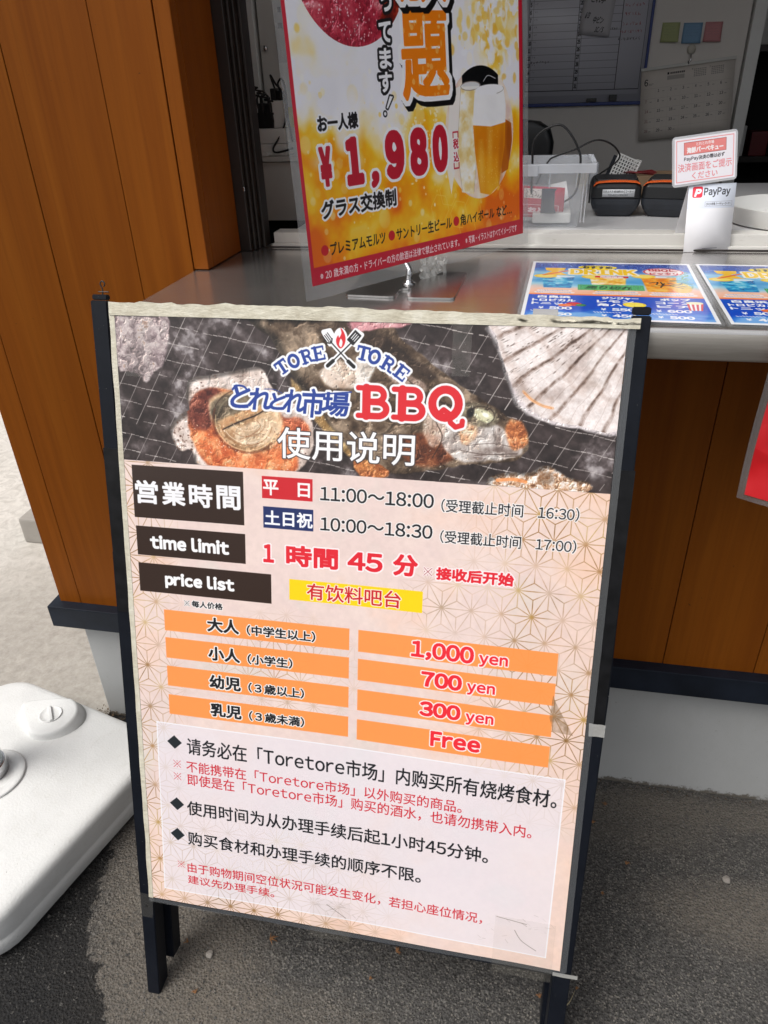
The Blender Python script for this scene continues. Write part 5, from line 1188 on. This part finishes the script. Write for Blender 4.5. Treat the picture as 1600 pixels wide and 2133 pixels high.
# =================================================================== THINGS ON THE DESK
ZD = 1.0057
def terminal(x, y, rot, label):
    t = thing('card_terminal', label, 'card terminal', (x, y, ZD), (0, 0, rot), 'card terminals on the desk')
    def ring(hx, hy, z, r=.010, dy=0): return [(px_, py_+dy, z) for px_, py_ in rrect(hx, hy, r, 5)]
    obj('base', loft_bm([ring(.027, .042, 0), ring(.0295, .045, .003), ring(.036, .050, .012), ring(.0395, .052, .020), ring(.0405, .052, .0285)]), GREYP, t, True, False)
    obj('upper_body', loft_bm([ring(.0400, .0515, .0292), ring(.0405, .052, .030), ring(.0395, .051, .046), ring(.036, .049, .0515, .009), ring(.034, .047, .0522, .009)]), BLACKP, t, True, False)
    bm = bmesh.new()
    pts = [(-.0375, .0478), (-.0345, .0512), (-.0290, .0530), (-.010, .0545), (.012, .0546), (.030, .0534), (.0355, .0512)]
    loft_bm([[(px_, -.0522, pz-.0002), (px_, -.0522, pz+.0011), (px_, -.035, pz+.0012), (px_, -.035, pz-.0006)] for px_, pz in pts], bm)
    obj('orange_band', bm, ORANGEP, t, True)
    obj('lid', loft_bm([ring(.035, .036, .0523, .008, .012), ring(.034, .035, .0552, .008, .012)]), BLACKP, t, True)
    return t
T1 = terminal(.123, 1.412, rad(-2), 'black and orange card terminal with a white label, beside the clear basket')
LABM = simple_art(52, 12, 9, (214, 218, 222), lambda A: (A.text('とれとれ市場海鮮BBQコーナー', 1.5, 1.5, 50, 6, (40, 44, 48), .06), A.text('TID:4522103092957', 9, 7.5, 42, 11, (50, 54, 60), .04))).mat('printed_label', .5)
lo = sheet('label', lambda s, t: (-.0225+.051*s, -.0532, .0435-.0115*t), 1, 1, LABM, T1, thick=.0003); lo.matrix_parent_inverse = Matrix()
T2 = thing('card_terminal', 'black and orange card terminal behind the payment sign, without a label', 'card terminal', (.212, 1.405, ZD), (0, 0, rad(-14)), 'card terminals on the desk')
for ch in list(T1.children):
    if ch.name.startswith('label'): continue
    c_ = ch.copy(); COL.objects.link(c_); c_.parent = T2
# clear basket
BK_ = thing('storage_basket', 'frosted clear plastic basket holding cables and leaflets, on the desk', 'basket', (-.01, 1.31, ZD))
def basket():
    x0, x1, y0, y1 = -.095, .0625, 1.262, 1.372; zb, zt = ZD+.001, 1.098
    def ring(e, z): return [(x, y, z) for x, y in ((x0-e, y0-e), (x1+e, y0-e), (x1+e, y1+e), (x0-e, y1+e))]
    bm = loft_bm([ring(-.004, zb), ring(.008, zt)], cap=False); bm.verts.ensure_lookup_table(); bm.faces.new([v for v in bm.verts][:4][::-1])
    o = obj('body', bm, BASKET, BK_); m = o.modifiers.new('wall', 'SOLIDIFY'); m.thickness = .0016
    for (a, b_) in (((x0-.016, y0-.016), (x1+.016, y0-.0085)), ((x0-.016, y1+.0085), (x1+.016, y1+.016)), ((x0-.016, y0-.008), (x0-.0085, y1+.008)), ((x1+.0085, y0-.008), (x1+.016, y1+.008))):
        obj('rim', box_bm(a[0], b_[0], a[1], b_[1], 1.0865, 1.0995, .0012), BASKETR, BK_)
    obj('handle', box_bm(-.052, -.008, y0-.0185, y0-.0165, 1.083, 1.0992, .001), BASKETR, BK_)
    for i in range(7): obj('rib', box_bm(x1+.0087, x1+.0155, y0+.004+i*.015, y0+.006+i*.015, 1.0998, 1.1025, .0004), BASKETR, BK_)
    for x in (-.07, -.03, .01, .05): obj('rib', box_bm(x, x+.0012, y0-.0135, y0-.0075, 1.066, 1.0862), BASKETR, BK_)
    for x in (x1-.001, x1+.004): obj('rib', box_bm(x, x+.0015, y0-.004, y0-.002, 1.015, 1.085), BASKETR, BK_)
basket()
CB = obj('white_box', box_bm(-.012, .048, 1.278, 1.33, ZD+.004, ZD+.020, .003, 3), WHITEP); tag(CB, 'small white plastic box at the bottom of the clear basket', 'box')
def art_leaf(A):
    A.a[:] = np.array([190, 36, 66])/255; A.rect(26, 6, 66, 30, (222, 214, 208)); r = random.Random(5)
    for _ in range(90): A.stroke([(r.uniform(29, 63), r.uniform(8, 28))]*2, 1.4, (70, 60, 60))
    A.stroke([(8, 46), (86, 46), (86, 72), (8, 72), (8, 46)], 1.4, (236, 200, 206)); A.text('おとく', 34, 52, 76, 66, (240, 214, 220), 1)
LEAFM = simple_art(95, 78, 3, (190, 36, 66), art_leaf).mat('printed_leaflet', .5)
def lf(s, t): return Vector((-.052+.088*s, 1.292-.006*s+.012*(1-t), 1.064-.045*t-.004*s))
lo = sheet('red_leaflet', lf, 4, 4, LEAFM, None, thick=.0006); tag(lo, 'crimson leaflet leaning inside the clear basket', 'leaflet')
ST_ = obj('dark_pouch', loft_bm([[(-.0+x, 1.270+y, z) for x, y in ((.0, 0), (.024-dx, 0), (.024-dx, .005), (.0, .005))] for z, dx in ((1.0265, .0), (1.034, .003), (1.058, .004), (1.062, .001))]), paint('dark_blue_fabric', (.018, .024, .038), .7, .2, 60, .3)); tag(ST_, 'dark blue strap hanging inside the clear basket, before the red leaflet', 'strap')
RO = obj('paper_roll', (lambda bm: (bmesh.ops.rotate(bm, verts=bm.verts, matrix=Matrix.Rotation(rad(78), 3, 'Y')), bmesh.ops.translate(bm, verts=bm.verts, vec=(.030, 1.345, 1.036)), bm)[2])(lathe_bm([(.010, -.012), (.026, -.012), (.026, .014), (.010, .014)], 28)), PAPER, smooth_=False); tag(RO, 'white paper roll at the right end of the clear basket', 'paper roll')
c1 = obj('power_cable', tube_bm(catmull([(-.016, 1.30, 1.03), (-.018, 1.30, 1.097), (-.019, 1.30, 1.114), (-.017, 1.30, 1.129), (-.004, 1.30, 1.142), (.016, 1.30, 1.149), (.028, 1.30, 1.145), (.040, 1.30, 1.132), (.049, 1.30, 1.118), (.056, 1.30, 1.097), (.052, 1.31, 1.05), (.02, 1.32, 1.028)], 8), .0017, 8), RUBBER, smooth_=True); tag(c1, 'thick black cable looping up out of the clear basket', 'cable')
c2 = obj('power_cable', tube_bm(catmull([(-.01, 1.34, 1.06), (.006, 1.35, 1.092), (.018, 1.355, 1.100), (.049, 1.36, 1.110), (.077, 1.37, 1.121), (.098, 1.385, 1.118), (.116, 1.40, 1.106), (.1245, 1.42, 1.091), (.116, 1.46, 1.074), (.100, 1.48, 1.060), (.086, 1.475, 1.05), (.085, 1.47, 1.012)], 8), .0014, 8), RUBBER, smooth_=True); tag(c2, 'thin black cable curving from the basket down behind the left card terminal', 'cable')
# perforated holder
PH = thing('perforated_holder', 'white perforated plastic holder tilted behind the left card terminal', 'pen holder', (.145, 1.60, ZD))
def holder():
    W_, H_ = .046, .040; nx, ny = 8, 7; bm = bmesh.new()
    # grid of bars leaving square holes
    for i in range(nx+1):
        x = -W_/2+W_*i/nx; box_bm(x-.0011, x+.0011, -.0011, .0011, 0, H_, bm=bm)
    for j in range(ny+1):
        z = H_*j/ny; box_bm(-W_/2, W_/2, -.0010, .0010, z-.0011, z+.0011, bm=bm)
    o = obj('front_grid', bm, WHITEP, PH, True); o.rotation_euler = (0, rad(22), rad(20)); o.location = (0, 0, .030)
    o2 = obj('back_panel', box_bm(-W_/2, W_/2, .018, .020, -.02, H_-.004, .001), GREYP, PH, True); o2.rotation_euler = (0, rad(22), rad(20)); o2.location = (0, 0, .030)  # dark colour stands in for the shade seen through the holes
    o3 = obj('side_panel', box_bm(W_/2, W_/2+.003, -.002, .022, -.02, H_+.004, .001), WHITEP, PH, True); o3.rotation_euler = (0, rad(22), rad(20)); o3.location = (0, 0, .030)
holder()
KN = obj('clear_knob', lathe_bm([(.003, 1.006), (.008, 1.045), (.009, 1.068), (.007, 1.072), (.001, 1.073)], 20, (.092, 1.55)), BASKETR, smooth_=True); tag(KN, 'small clear plastic knob beside the perforated holder', 'knob')
CX = thing('cardboard_box', 'low brown cardboard box behind the two card terminals', 'box', (.215, 1.62, ZD))
for a_ in ((.166, .270, 1.578, 1.582), (.166, .270, 1.66, 1.664), (.166, .170, 1.583, 1.659), (.266, .270, 1.583, 1.659)): obj('side', box_bm(a_[0], a_[1], a_[2], a_[3], ZD, ZD+.038, .0005), CARDB, CX)
obj('bottom', box_bm(.171, .265, 1.583, 1.659, ZD, ZD+.002), CARDB, CX)
RW = obj('red_wrapper', loft_bm([[(.172+.03*math.cos(a)*(.4+.6*s)+k*.02, 1.60+.012*math.sin(a), ZD+.038+.004*s*math.sin(a*2)+.004) for a in [2*math.pi*i/8 for i in range(8)]] for k, s in ((0, .6), (.5, 1), (1, .5))]), REDP); tag(RW, 'crumpled red wrapper lying on the cardboard box', 'wrapper')
# white tray at the right
TR_ = thing('serving_tray', 'round white plastic dish at the right edge, behind the payment sign', 'tray', (.392, 1.318, ZD))
obj('bowl', lathe_bm([(.001, .001), (.094, .001), (.0985, .003), (.1025, .026), (.1035, .0275), (.1015, .0275), (.0975, .006), (.092, .004), (.001, .004)], 64), WHITEP, TR_, True, True)

# =================================================================== BACK WALL
YW = 2.698
def wallsheet(name, mat, x0, z1, x1, z0, y=YW, parent=None, thick=.0008, rot=0, curl=0):
    cx, cz = (x0+x1)/2, (z0+z1)/2
    def g(s, t):
        x, z = x0+(x1-x0)*s-cx, z1+(z0-z1)*t-cz; c, s_ = math.cos(rot), math.sin(rot)
        return Vector((cx+x*c-z*s_, y-curl*(t**2)*(.3+s*.7), cz+x*s_+z*c))
    return sheet(name, g, 6, 6, mat, parent, thick=thick)
WB = thing('whiteboard', 'blue-framed whiteboard with a month planner on the back wall', 'whiteboard', (.0, YW, 1.11))
WBM = art_whiteboard().mat('written_whiteboard', .35, .2, 1.0)
BLUEF = paint('blue_plastic_frame', (.012, .035, .20), .4, .1, 20, .05)
o = sheet('writing_surface', lambda s, t: Vector((-.325+.600*s, YW-.010, 1.530-.402*t)), 2, 2, WBM, WB, thick=.002)
obj('frame', box_bm(-.333, .283, YW-.014, YW, 1.1185, 1.1275, .002), BLUEF, WB); obj('frame', box_bm(.2755, .2835, YW-.014, YW, 1.128, 1.540, .002), BLUEF, WB)
obj('frame', box_bm(-.333, -.3255, YW-.014, YW, 1.128, 1.540, .002), BLUEF, WB); obj('frame', box_bm(-.325, .275, YW-.014, YW, 1.531, 1.540, .002), BLUEF, WB)
obj('magnet', box_bm(.115, .145, YW-.022, YW-.013, 1.129, 1.139, .001), BLACKP, WB); obj('magnet', box_bm(.182, .205, YW-.022, YW-.013, 1.130, 1.147, .001), BLACKP, WB)
def art_note(A):
    A.a[:] = np.array([208, 206, 212])/255; A.text('とれ亭', 22, 10, 62, 30, (20, 20, 26), .3, (), .2); A.text('6/13', 12, 52, 24, 70, (20, 20, 26), .3, (), .3); A.text('中ビン', 36, 62, 66, 80, (20, 20, 26), .3, (), .2); A.text('1C/S', 46, 86, 70, 102, (20, 20, 26), .3, (), .3)
NP = wallsheet('note_paper', simple_art(90, 110, 3, (208, 206, 212), art_note).mat('handwritten_note', .6, 0, .85), .078, 1.412, .168, 1.302, YW-.0135, rot=-.10, curl=.006); tag(NP, 'white handwritten note taped over the whiteboard planner', 'note')
for (x0, x1, z0, z1, c, nm, lab) in ((.312, .362, 1.278, 1.327, (150, 156, 112), 'yellow', 'pale yellow sticky note on the wall, left of the blue one'), (.372, .425, 1.273, 1.324, (108, 140, 168), 'blue', 'blue sticky note on the wall between the yellow and pink ones'), (.432, .480, 1.275, 1.324, (176, 122, 124), 'pink', 'pink sticky note on the wall, right of the blue one')):
    def fnn(A, c=c):
        r = random.Random(len(nm)); A.a[:] = np.array(c)*1.2/255
        for j in range(4):
            x = 12
            while x < 62: A.stroke([(x, 14+j*11+r.uniform(-2, 2)), (x+r.uniform(2, 5), 14+j*11+r.uniform(-3, 3))], .8, (90, 96, 120), .45); x += r.uniform(5, 8)
    s_ = wallsheet('sticky_note', simple_art(75, 75, 1.5, c, fnn).mat('sticky_note_'+nm, .7, 0, .85), x0, z1, x1, z0, YW-.001, rot=-.02, curl=.012); tag(s_, lab, 'sticky note', 'sticky notes on the back wall')
HK = thing('magnet_hook', 'round cream magnet with a hook, above the wall calendar', 'hook', (.404, YW, 1.24))
bm = lathe_bm([(.001, 0), (.0115, 0), (.0125, .003), (.0115, .007), (.001, .008)], 24); bmesh.ops.rotate(bm, verts=bm.verts, matrix=Matrix.Rotation(rad(90), 3, 'X')); bmesh.ops.translate(bm, verts=bm.verts, vec=(.404, YW, 1.258))
obj('magnet', bm, paint('cream_plastic', (.56, .53, .46), .4, .05, 20, .05), HK, smooth_=True)
obj('hook', tube_bm(catmull([(.404, YW-.006, 1.247), (.405, YW-.012, 1.236), (.404, YW-.014, 1.226), (.400, YW-.018, 1.222), (.398, YW-.020, 1.229)], 6), .0022, 8), CHROME, HK, smooth_=True)
CA = thing('wall_calendar', 'paper wall calendar showing June, hanging crooked from the magnet hook', 'calendar', (.41, YW, 1.22))
CALM = art_calendar().mat('printed_calendar', .6, 0, 1.0)
wallsheet('month_sheet', CALM, .277, 1.219, .540, 1.030, YW-.014, CA, .002, rot=.095, curl=.018)
bm = box_bm(-.133, .133, -.003, .003, -.004, .004, .001); bmesh.ops.rotate(bm, verts=bm.verts, matrix=Matrix.Rotation(rad(-5.4), 3, 'Y')); bmesh.ops.translate(bm, verts=bm.verts, vec=(.3995, YW-.016, 1.2215)); obj('binding_strip', bm, CABIN, CA)

# office chair half hidden behind the basket
CH = thing('office_chair', 'black office chair behind the desk, its backrest showing above the basket', 'chair', (-.14, 2.05, .1))
def chair():
    rings = []
    for z, hw in ((.80, .12), (.86, .135), (1.0, .152), (1.07, .155), (1.10, .145), (1.115, .12), (1.120, .08)):
        rings.append([(-.135+x, 2.02+y, z) for x, y in rrect(hw, .022, .018, 5)])
    obj('backrest', loft_bm(rings), BLACKP, CH, smooth_=True)
    obj('seat', box_bm(-.36, .09, 1.80, 2.22, .50, .57, .02, 3), BLACKP, CH); obj('column', lathe_bm([(.025, .15), (.025, .50)], 16, (-.135, 2.02)), CHROME, CH, smooth_=True)
    for k in range(5):
        a = 2*math.pi*k/5; obj('foot', tube_bm([(-.135, 2.02, .17), (-.135+.26*math.cos(a), 2.02+.26*math.sin(a), .125)], .016, 8), BLACKP, CH)
    obj('spine', box_bm(-.155, -.115, 2.045, 2.06, .55, .95, .003), BLACKP, CH)
chair()
# things at the left, behind the window frame
SC1 = thing('side_cabinet', 'pale grey steel cabinet at the left inside the window', 'cabinet', (-.62, 1.55, .1))
obj('lower_panel', box_bm(-.80, -.40, 1.500, 1.56, .977, 1.083, .001), CABIN, SC1)
obj('shelf', box_bm(-.80, -.40, 1.492, 1.72, 1.085, 1.094, .001), CABIN, SC1)
obj('plinth', box_bm(-.80, -.40, 1.520, 1.56, .11, .976, .001), BLACKP, SC1)
obj('back_panel', box_bm(-.80, -.40, 1.722, 1.74, 1.0, 1.9, .001), CABIN, SC1)
cd = obj('door', box_bm(-.588, -.40, 1.700, 1.7205, 1.14, 1.9, .0015), CABIN, SC1)
obj('door_frame', box_bm(-.622, -.594, 1.690, 1.7205, 1.096, 1.9, .0015), WHITEP, SC1)
bm = lathe_bm([(.001, 0), (.0055, 0), (.0060, .003), (.0045, .006), (.001, .0065)], 20); bmesh.ops.rotate(bm, verts=bm.verts, matrix=Matrix.Rotation(rad(90), 3, 'X')); bmesh.ops.translate(bm, verts=bm.verts, vec=(-.577, 1.699, 1.276)); obj('lock', bm, CHROME, cd, smooth_=True)
def art_doc(A):
    A.a[:] = np.array([186, 184, 182])/255
    for k in range(22): A.rect(5+(k % 3), 8+k*9, 14, 11+k*9, (50, 50, 54), .7)
DC = raw('door_notice', [(-.551, 1.698, 1.90), (-.49, 1.698, 1.90), (-.49, 1.698, 1.25), (-.551, 1.698, 1.25)], [(0, 3, 2, 1)], simple_art(60, 220, 2, (186, 184, 182), art_doc).mat('printed_door_notice', .6), None, uvs=[(0, 1), (1, 1), (1, 0), (0, 0)]); tag(DC, 'white printed notice on the cabinet door, partly behind the drinks poster', 'notice')
JB = thing('junction_box', 'white plastic junction box on the cabinet shelf, under the plugs', 'junction box', (-.51, 1.53, 1.094))
obj('lower_half', box_bm(-.556, -.486, 1.500, 1.575, 1.0945, 1.115, .002), WHITEP, JB); obj('upper_half', box_bm(-.554, -.487, 1.501, 1.574, 1.1155, 1.141, .002), WHITEP, JB)
obj('foot', box_bm(-.57, -.522, 1.492, 1.499, 1.0945, 1.102, .001), WHITEP, JB)
AD = thing('power_strip', 'white and silver upright power adapter on the junction box with two black plugs on top', 'power adapter', (-.50, 1.53, 1.1412))
obj('case', box_bm(-.512, -.489, 1.512, 1.545, 1.1414, 1.187, .002), WHITEP, AD); obj('yellow_case', box_bm(-.487, -.472, 1.525, 1.545, 1.1414, 1.175, .001), paint('yellow_plastic', (.45, .42, .03), .5, .05, 20, .05), AD)
obj('plug', box_bm(-.514, -.503, 1.516, 1.54, 1.1875, 1.207, .002), RUBBER, AD); obj('plug', box_bm(-.5015, -.4925, 1.516, 1.54, 1.1875, 1.203, .002), RUBBER, AD)
for nm_, x, lab in (('plug_adapter', -.534, 'chunky black plug at the left on the junction box'), ('plug_adapter', -.519, 'chunky black plug against the white adapter')):
    t = thing(nm_, lab, 'plug', (x, 1.52, 1.1412), group='black plugs on the junction box')
    obj('body', loft_bm([[(px_, py_, z) for px_, py_ in rrect(hx, .010, .003, 4)] for z, hx in ((0, .0085), (.012, .0100), (.022, .0088), (.0235, .0105), (.026, .0105), (.0265, .0065), (.042, .0055))]), RUBBER, t, True, False)
    obj('strain_relief', lathe_bm([(.0035, .042), (.0030, .052)], 12), RUBBER, t, True)
cl = obj('coiled_cord', tube_bm([(-.556+.042*k/90*1.0+.006*math.cos(k*.42), 1.51+.005*math.sin(k*.42), 1.221-.035*k/90) for k in range(91)], .0016, 6), RUBBER, smooth_=True); tag(cl, 'black coiled cord running down to the plugs', 'cord')
for p_, lab in (([(-.508, 1.528, 1.207), (-.5115, 1.52, 1.228), (-.500, 1.512, 1.214), (-.487, 1.51, 1.200), (-.4835, 1.51, 1.175), (-.487, 1.508, 1.150), (-.500, 1.502, 1.125), (-.5115, 1.497, 1.108), (-.506, 1.493, 1.101), (-.485, 1.490, 1.104), (-.470, 1.492, 1.108)], 'long black cord looping from the adapter down over the junction box'),
                ([(-.497, 1.528, 1.203), (-.499, 1.522, 1.214), (-.490, 1.518, 1.222), (-.483, 1.515, 1.205), (-.4815, 1.512, 1.160), (-.476, 1.51, 1.118)], 'short black cord arching beside the white adapter'),
                ([(-.534, 1.52, 1.193), (-.543, 1.515, 1.196), (-.549, 1.51, 1.180), (-.5455, 1.505, 1.160), (-.540, 1.50, 1.146)], 'black cord bent over the left plug'),
                ([(-.519, 1.52, 1.193), (-.530, 1.515, 1.203), (-.538, 1.51, 1.192), (-.536, 1.505, 1.175)], 'black cord bent over the right plug')):
    c_ = obj('black_cord', tube_bm(catmull(p_, 8), .0019, 8), RUBBER, smooth_=True); tag(c_, lab, 'cord')
# red goods far in the dark store
SH = thing('store_shelf', 'dark shelf with red packets far inside the unlit store', 'shelf', (.8, 3.4, .1))
for z in (.9, 1.25, 1.6): obj('shelf_board', box_bm(.62, 1.6, 3.2, 3.48, z, z+.02), DARKBROWN, SH)
for x in (.62, 1.58): obj('upright', box_bm(x, x+.02, 3.2, 3.48, .11, 1.9), DARKBROWN, SH)
for i, (x, z, w_, h) in enumerate(((.64, 1.27, .05, .07), (.70, 1.27, .05, .10), (.78, 1.27, .04, .05), (.66, .92, .06, .10), (.74, .92, .06, .08))):
    o = obj('red_packet', box_bm(x, x+w_, 3.22, 3.30, z, z+h, .003), REDP if i % 2 == 0 else WHITEP); tag(o, ['small red packet at the left end of the middle store shelf', 'tall white packet beside the small red one on the store shelf', 'low red packet at the right on the middle store shelf', 'white packet on the lowest store shelf', 'red packet on the lowest store shelf'][i], 'packet', 'packets on the store shelf')

# =================================================================== SMALL GROUND DETAILS
CBk = obj('concrete_block', box_bm(-1.50, -1.36, 1.66, 1.80, .004, .09, .006), paint('weathered_block', (.32, .30, .27), .8, .1, 20, .3)); tag(CBk, 'small grey concrete block on the slab behind the kiosk corner', 'block')
LEAFC = paint('dry_orange_leaf', (.22, .10, .035), .7, .3, 200, .3); LEAFP = paint('pale_dry_twig', (.42, .36, .22), .7, .1, 200, .2)
def leaf(x, y, s, rot, sd, mat, label):
    r = random.Random(sd); bm = bmesh.new(); n = r.choice((3, 4, 5))
    for k in range(n):
        a = rot+(k-(n-1)/2)*.62+r.uniform(-.15, .15); L = s*r.uniform(.55, 1.0); pts = [Vector((x, y, .003)), Vector((x+math.cos(a)*L*.6, y+math.sin(a)*L*.6, .003+r.uniform(.001, .004))), Vector((x+math.cos(a)*L, y+math.sin(a)*L, .003))]
        tube_bm(catmull(pts, 3), lambda t: max(.0003, .0013*(1-t*.8)), 5, bm)
    o = obj('dry_leaf', bm, mat); tag(o, label, 'leaf', 'dry leaf scraps on the asphalt'); return o
LP = [(-.515, .618, 'small forked brown leaf scrap beside the board\'s left leg'), (-.484, .596, 'faint brown leaf scrap right of the board\'s left leg'), (-.351, .624, 'orange forked leaf scrap under the left half of the poster'), (-.142, .641, 'orange leaf scrap under the middle of the board'), (-.440, .524, 'thin orange twig scrap in front of the left leg'), (-.176, .592, 'tiny orange leaf scrap below the middle of the board'),
      (.205, .982, 'star-shaped orange leaf scrap just below the kiosk foundation'), (.180, .938, 'star-shaped orange leaf scrap right beside the board\'s right post'), (.234, .862, 'orange leaf scrap on the open asphalt right of the board'), (.188, .799, 'faint leaf scrap right of the board\'s right post'), (.086, .612, 'orange leaf scrap left of the board\'s right leg'), (.141, .634, 'pinkish leaf crumb right of the board\'s right leg')]
for i, (x, y, lab) in enumerate(LP): leaf(x, y, [.010, .008, .015, .010, .010, .007, .009, .009, .008, .005, .007, .005][i], [2.5, 3, .4, .6, 2.2, 1, 1.5, 2, 1.1, 0, 2, 1][i], i+3, LEAFC, lab)
tw = obj('dry_twig', tube_bm(catmull([(.118, .602, .002), (.130, .612, .004), (.139, .632, .002)], 6), lambda t: .0011*(1.2-t), 6), LEAFP); tag(tw, 'pale curved dry grass blade beside the board\'s right leg', 'twig')
for x, y, s, lab in ((-.441, .584, .0065, 'pale angular pebble under the left part of the board'), (.402, .862, .007, 'white pebble on the asphalt at the right'), (-.742, .640, .006, 'pale pebble beside the white parasol base')):
    bm = bmesh.new(); bmesh.ops.create_icosphere(bm, subdivisions=2, radius=s); r = random.Random(int(abs(x)*1000))
    for v in bm.verts: v.co = v.co*(1+.25*mnoise.noise(v.co*260)); v.co.z *= .6
    bmesh.ops.translate(bm, verts=bm.verts, vec=(x, y, s*.35)); o = obj('pebble', bm, paint('pale_pebble', (.26, .235, .21), .8, .1, 200, .2)); tag(o, lab, 'pebble')
def debris():
    r = random.Random(12); bm = bmesh.new()
    for i in range(520):
        if i < 220: x, y = -.868+abs(r.gauss(0, .02))*(-1 if r.random() < .6 else 1), 1.035+r.gauss(0, .012)
        else: x, y = -.83+r.uniform(0, 1.9)*(1 if i > 300 else .1), 1.038-abs(r.gauss(0, .007))
        s = r.uniform(.001, .0032); z = .003+r.uniform(0, .004 if i > 220 else .012)
        q = [Vector((x+r.uniform(-s, s), y+r.uniform(-s, s), z+r.uniform(-s, s)*.6)) for _ in range(4)]
        vs = [bm.verts.new(p) for p in q]
        for f in ((0, 1, 2), (0, 2, 3), (0, 3, 1), (1, 3, 2)):
            try: bm.faces.new([vs[k] for k in f])
            except Exception: pass
    o = obj('dirt_debris', bm, paint('brown_crumbs', (.10, .065, .035), .9, .6, 200, .2)); o['kind'] = 'stuff'
debris()
def gravel():
    """loose chips standing proud of the near asphalt, too many to count"""
    r = random.Random(21); V = []; F = []
    for i in range(26000):
        x = r.uniform(-1.25, .95); y = r.uniform(.25, 1.03)
        s = abs(r.gauss(0, .0010))+.0006+(.0012 if r.random() < .04 else 0); z = r.uniform(-.0004, .0004); b = len(V)
        V += [(x+r.uniform(-1, 1)*s, y+r.uniform(-1, 1)*s, z+s*r.uniform(.5, 1.0)) for _ in range(2)]+[(x+s*math.cos(a+r.random()), y+s*math.sin(a+r.random()), z-.0004) for a in (0, 1.6, 3.1, 4.7)]
        F += [(b, b+2, b+3), (b, b+3, b+4), (b, b+4, b+5), (b, b+5, b+2)]
    b = NB('asphalt_chips'); v = b.coords('Object'); n = b.noise(v, 900, 1)
    b.set(Base_Color=b.ramp(n, [(.3, (.025, .024, .023)), (.58, (.07, .067, .062)), (.74, (.24, .22, .19))]), Roughness=.8)
    o = raw('asphalt_chips', V, F, b.m); o['kind'] = 'stuff'
gravel()
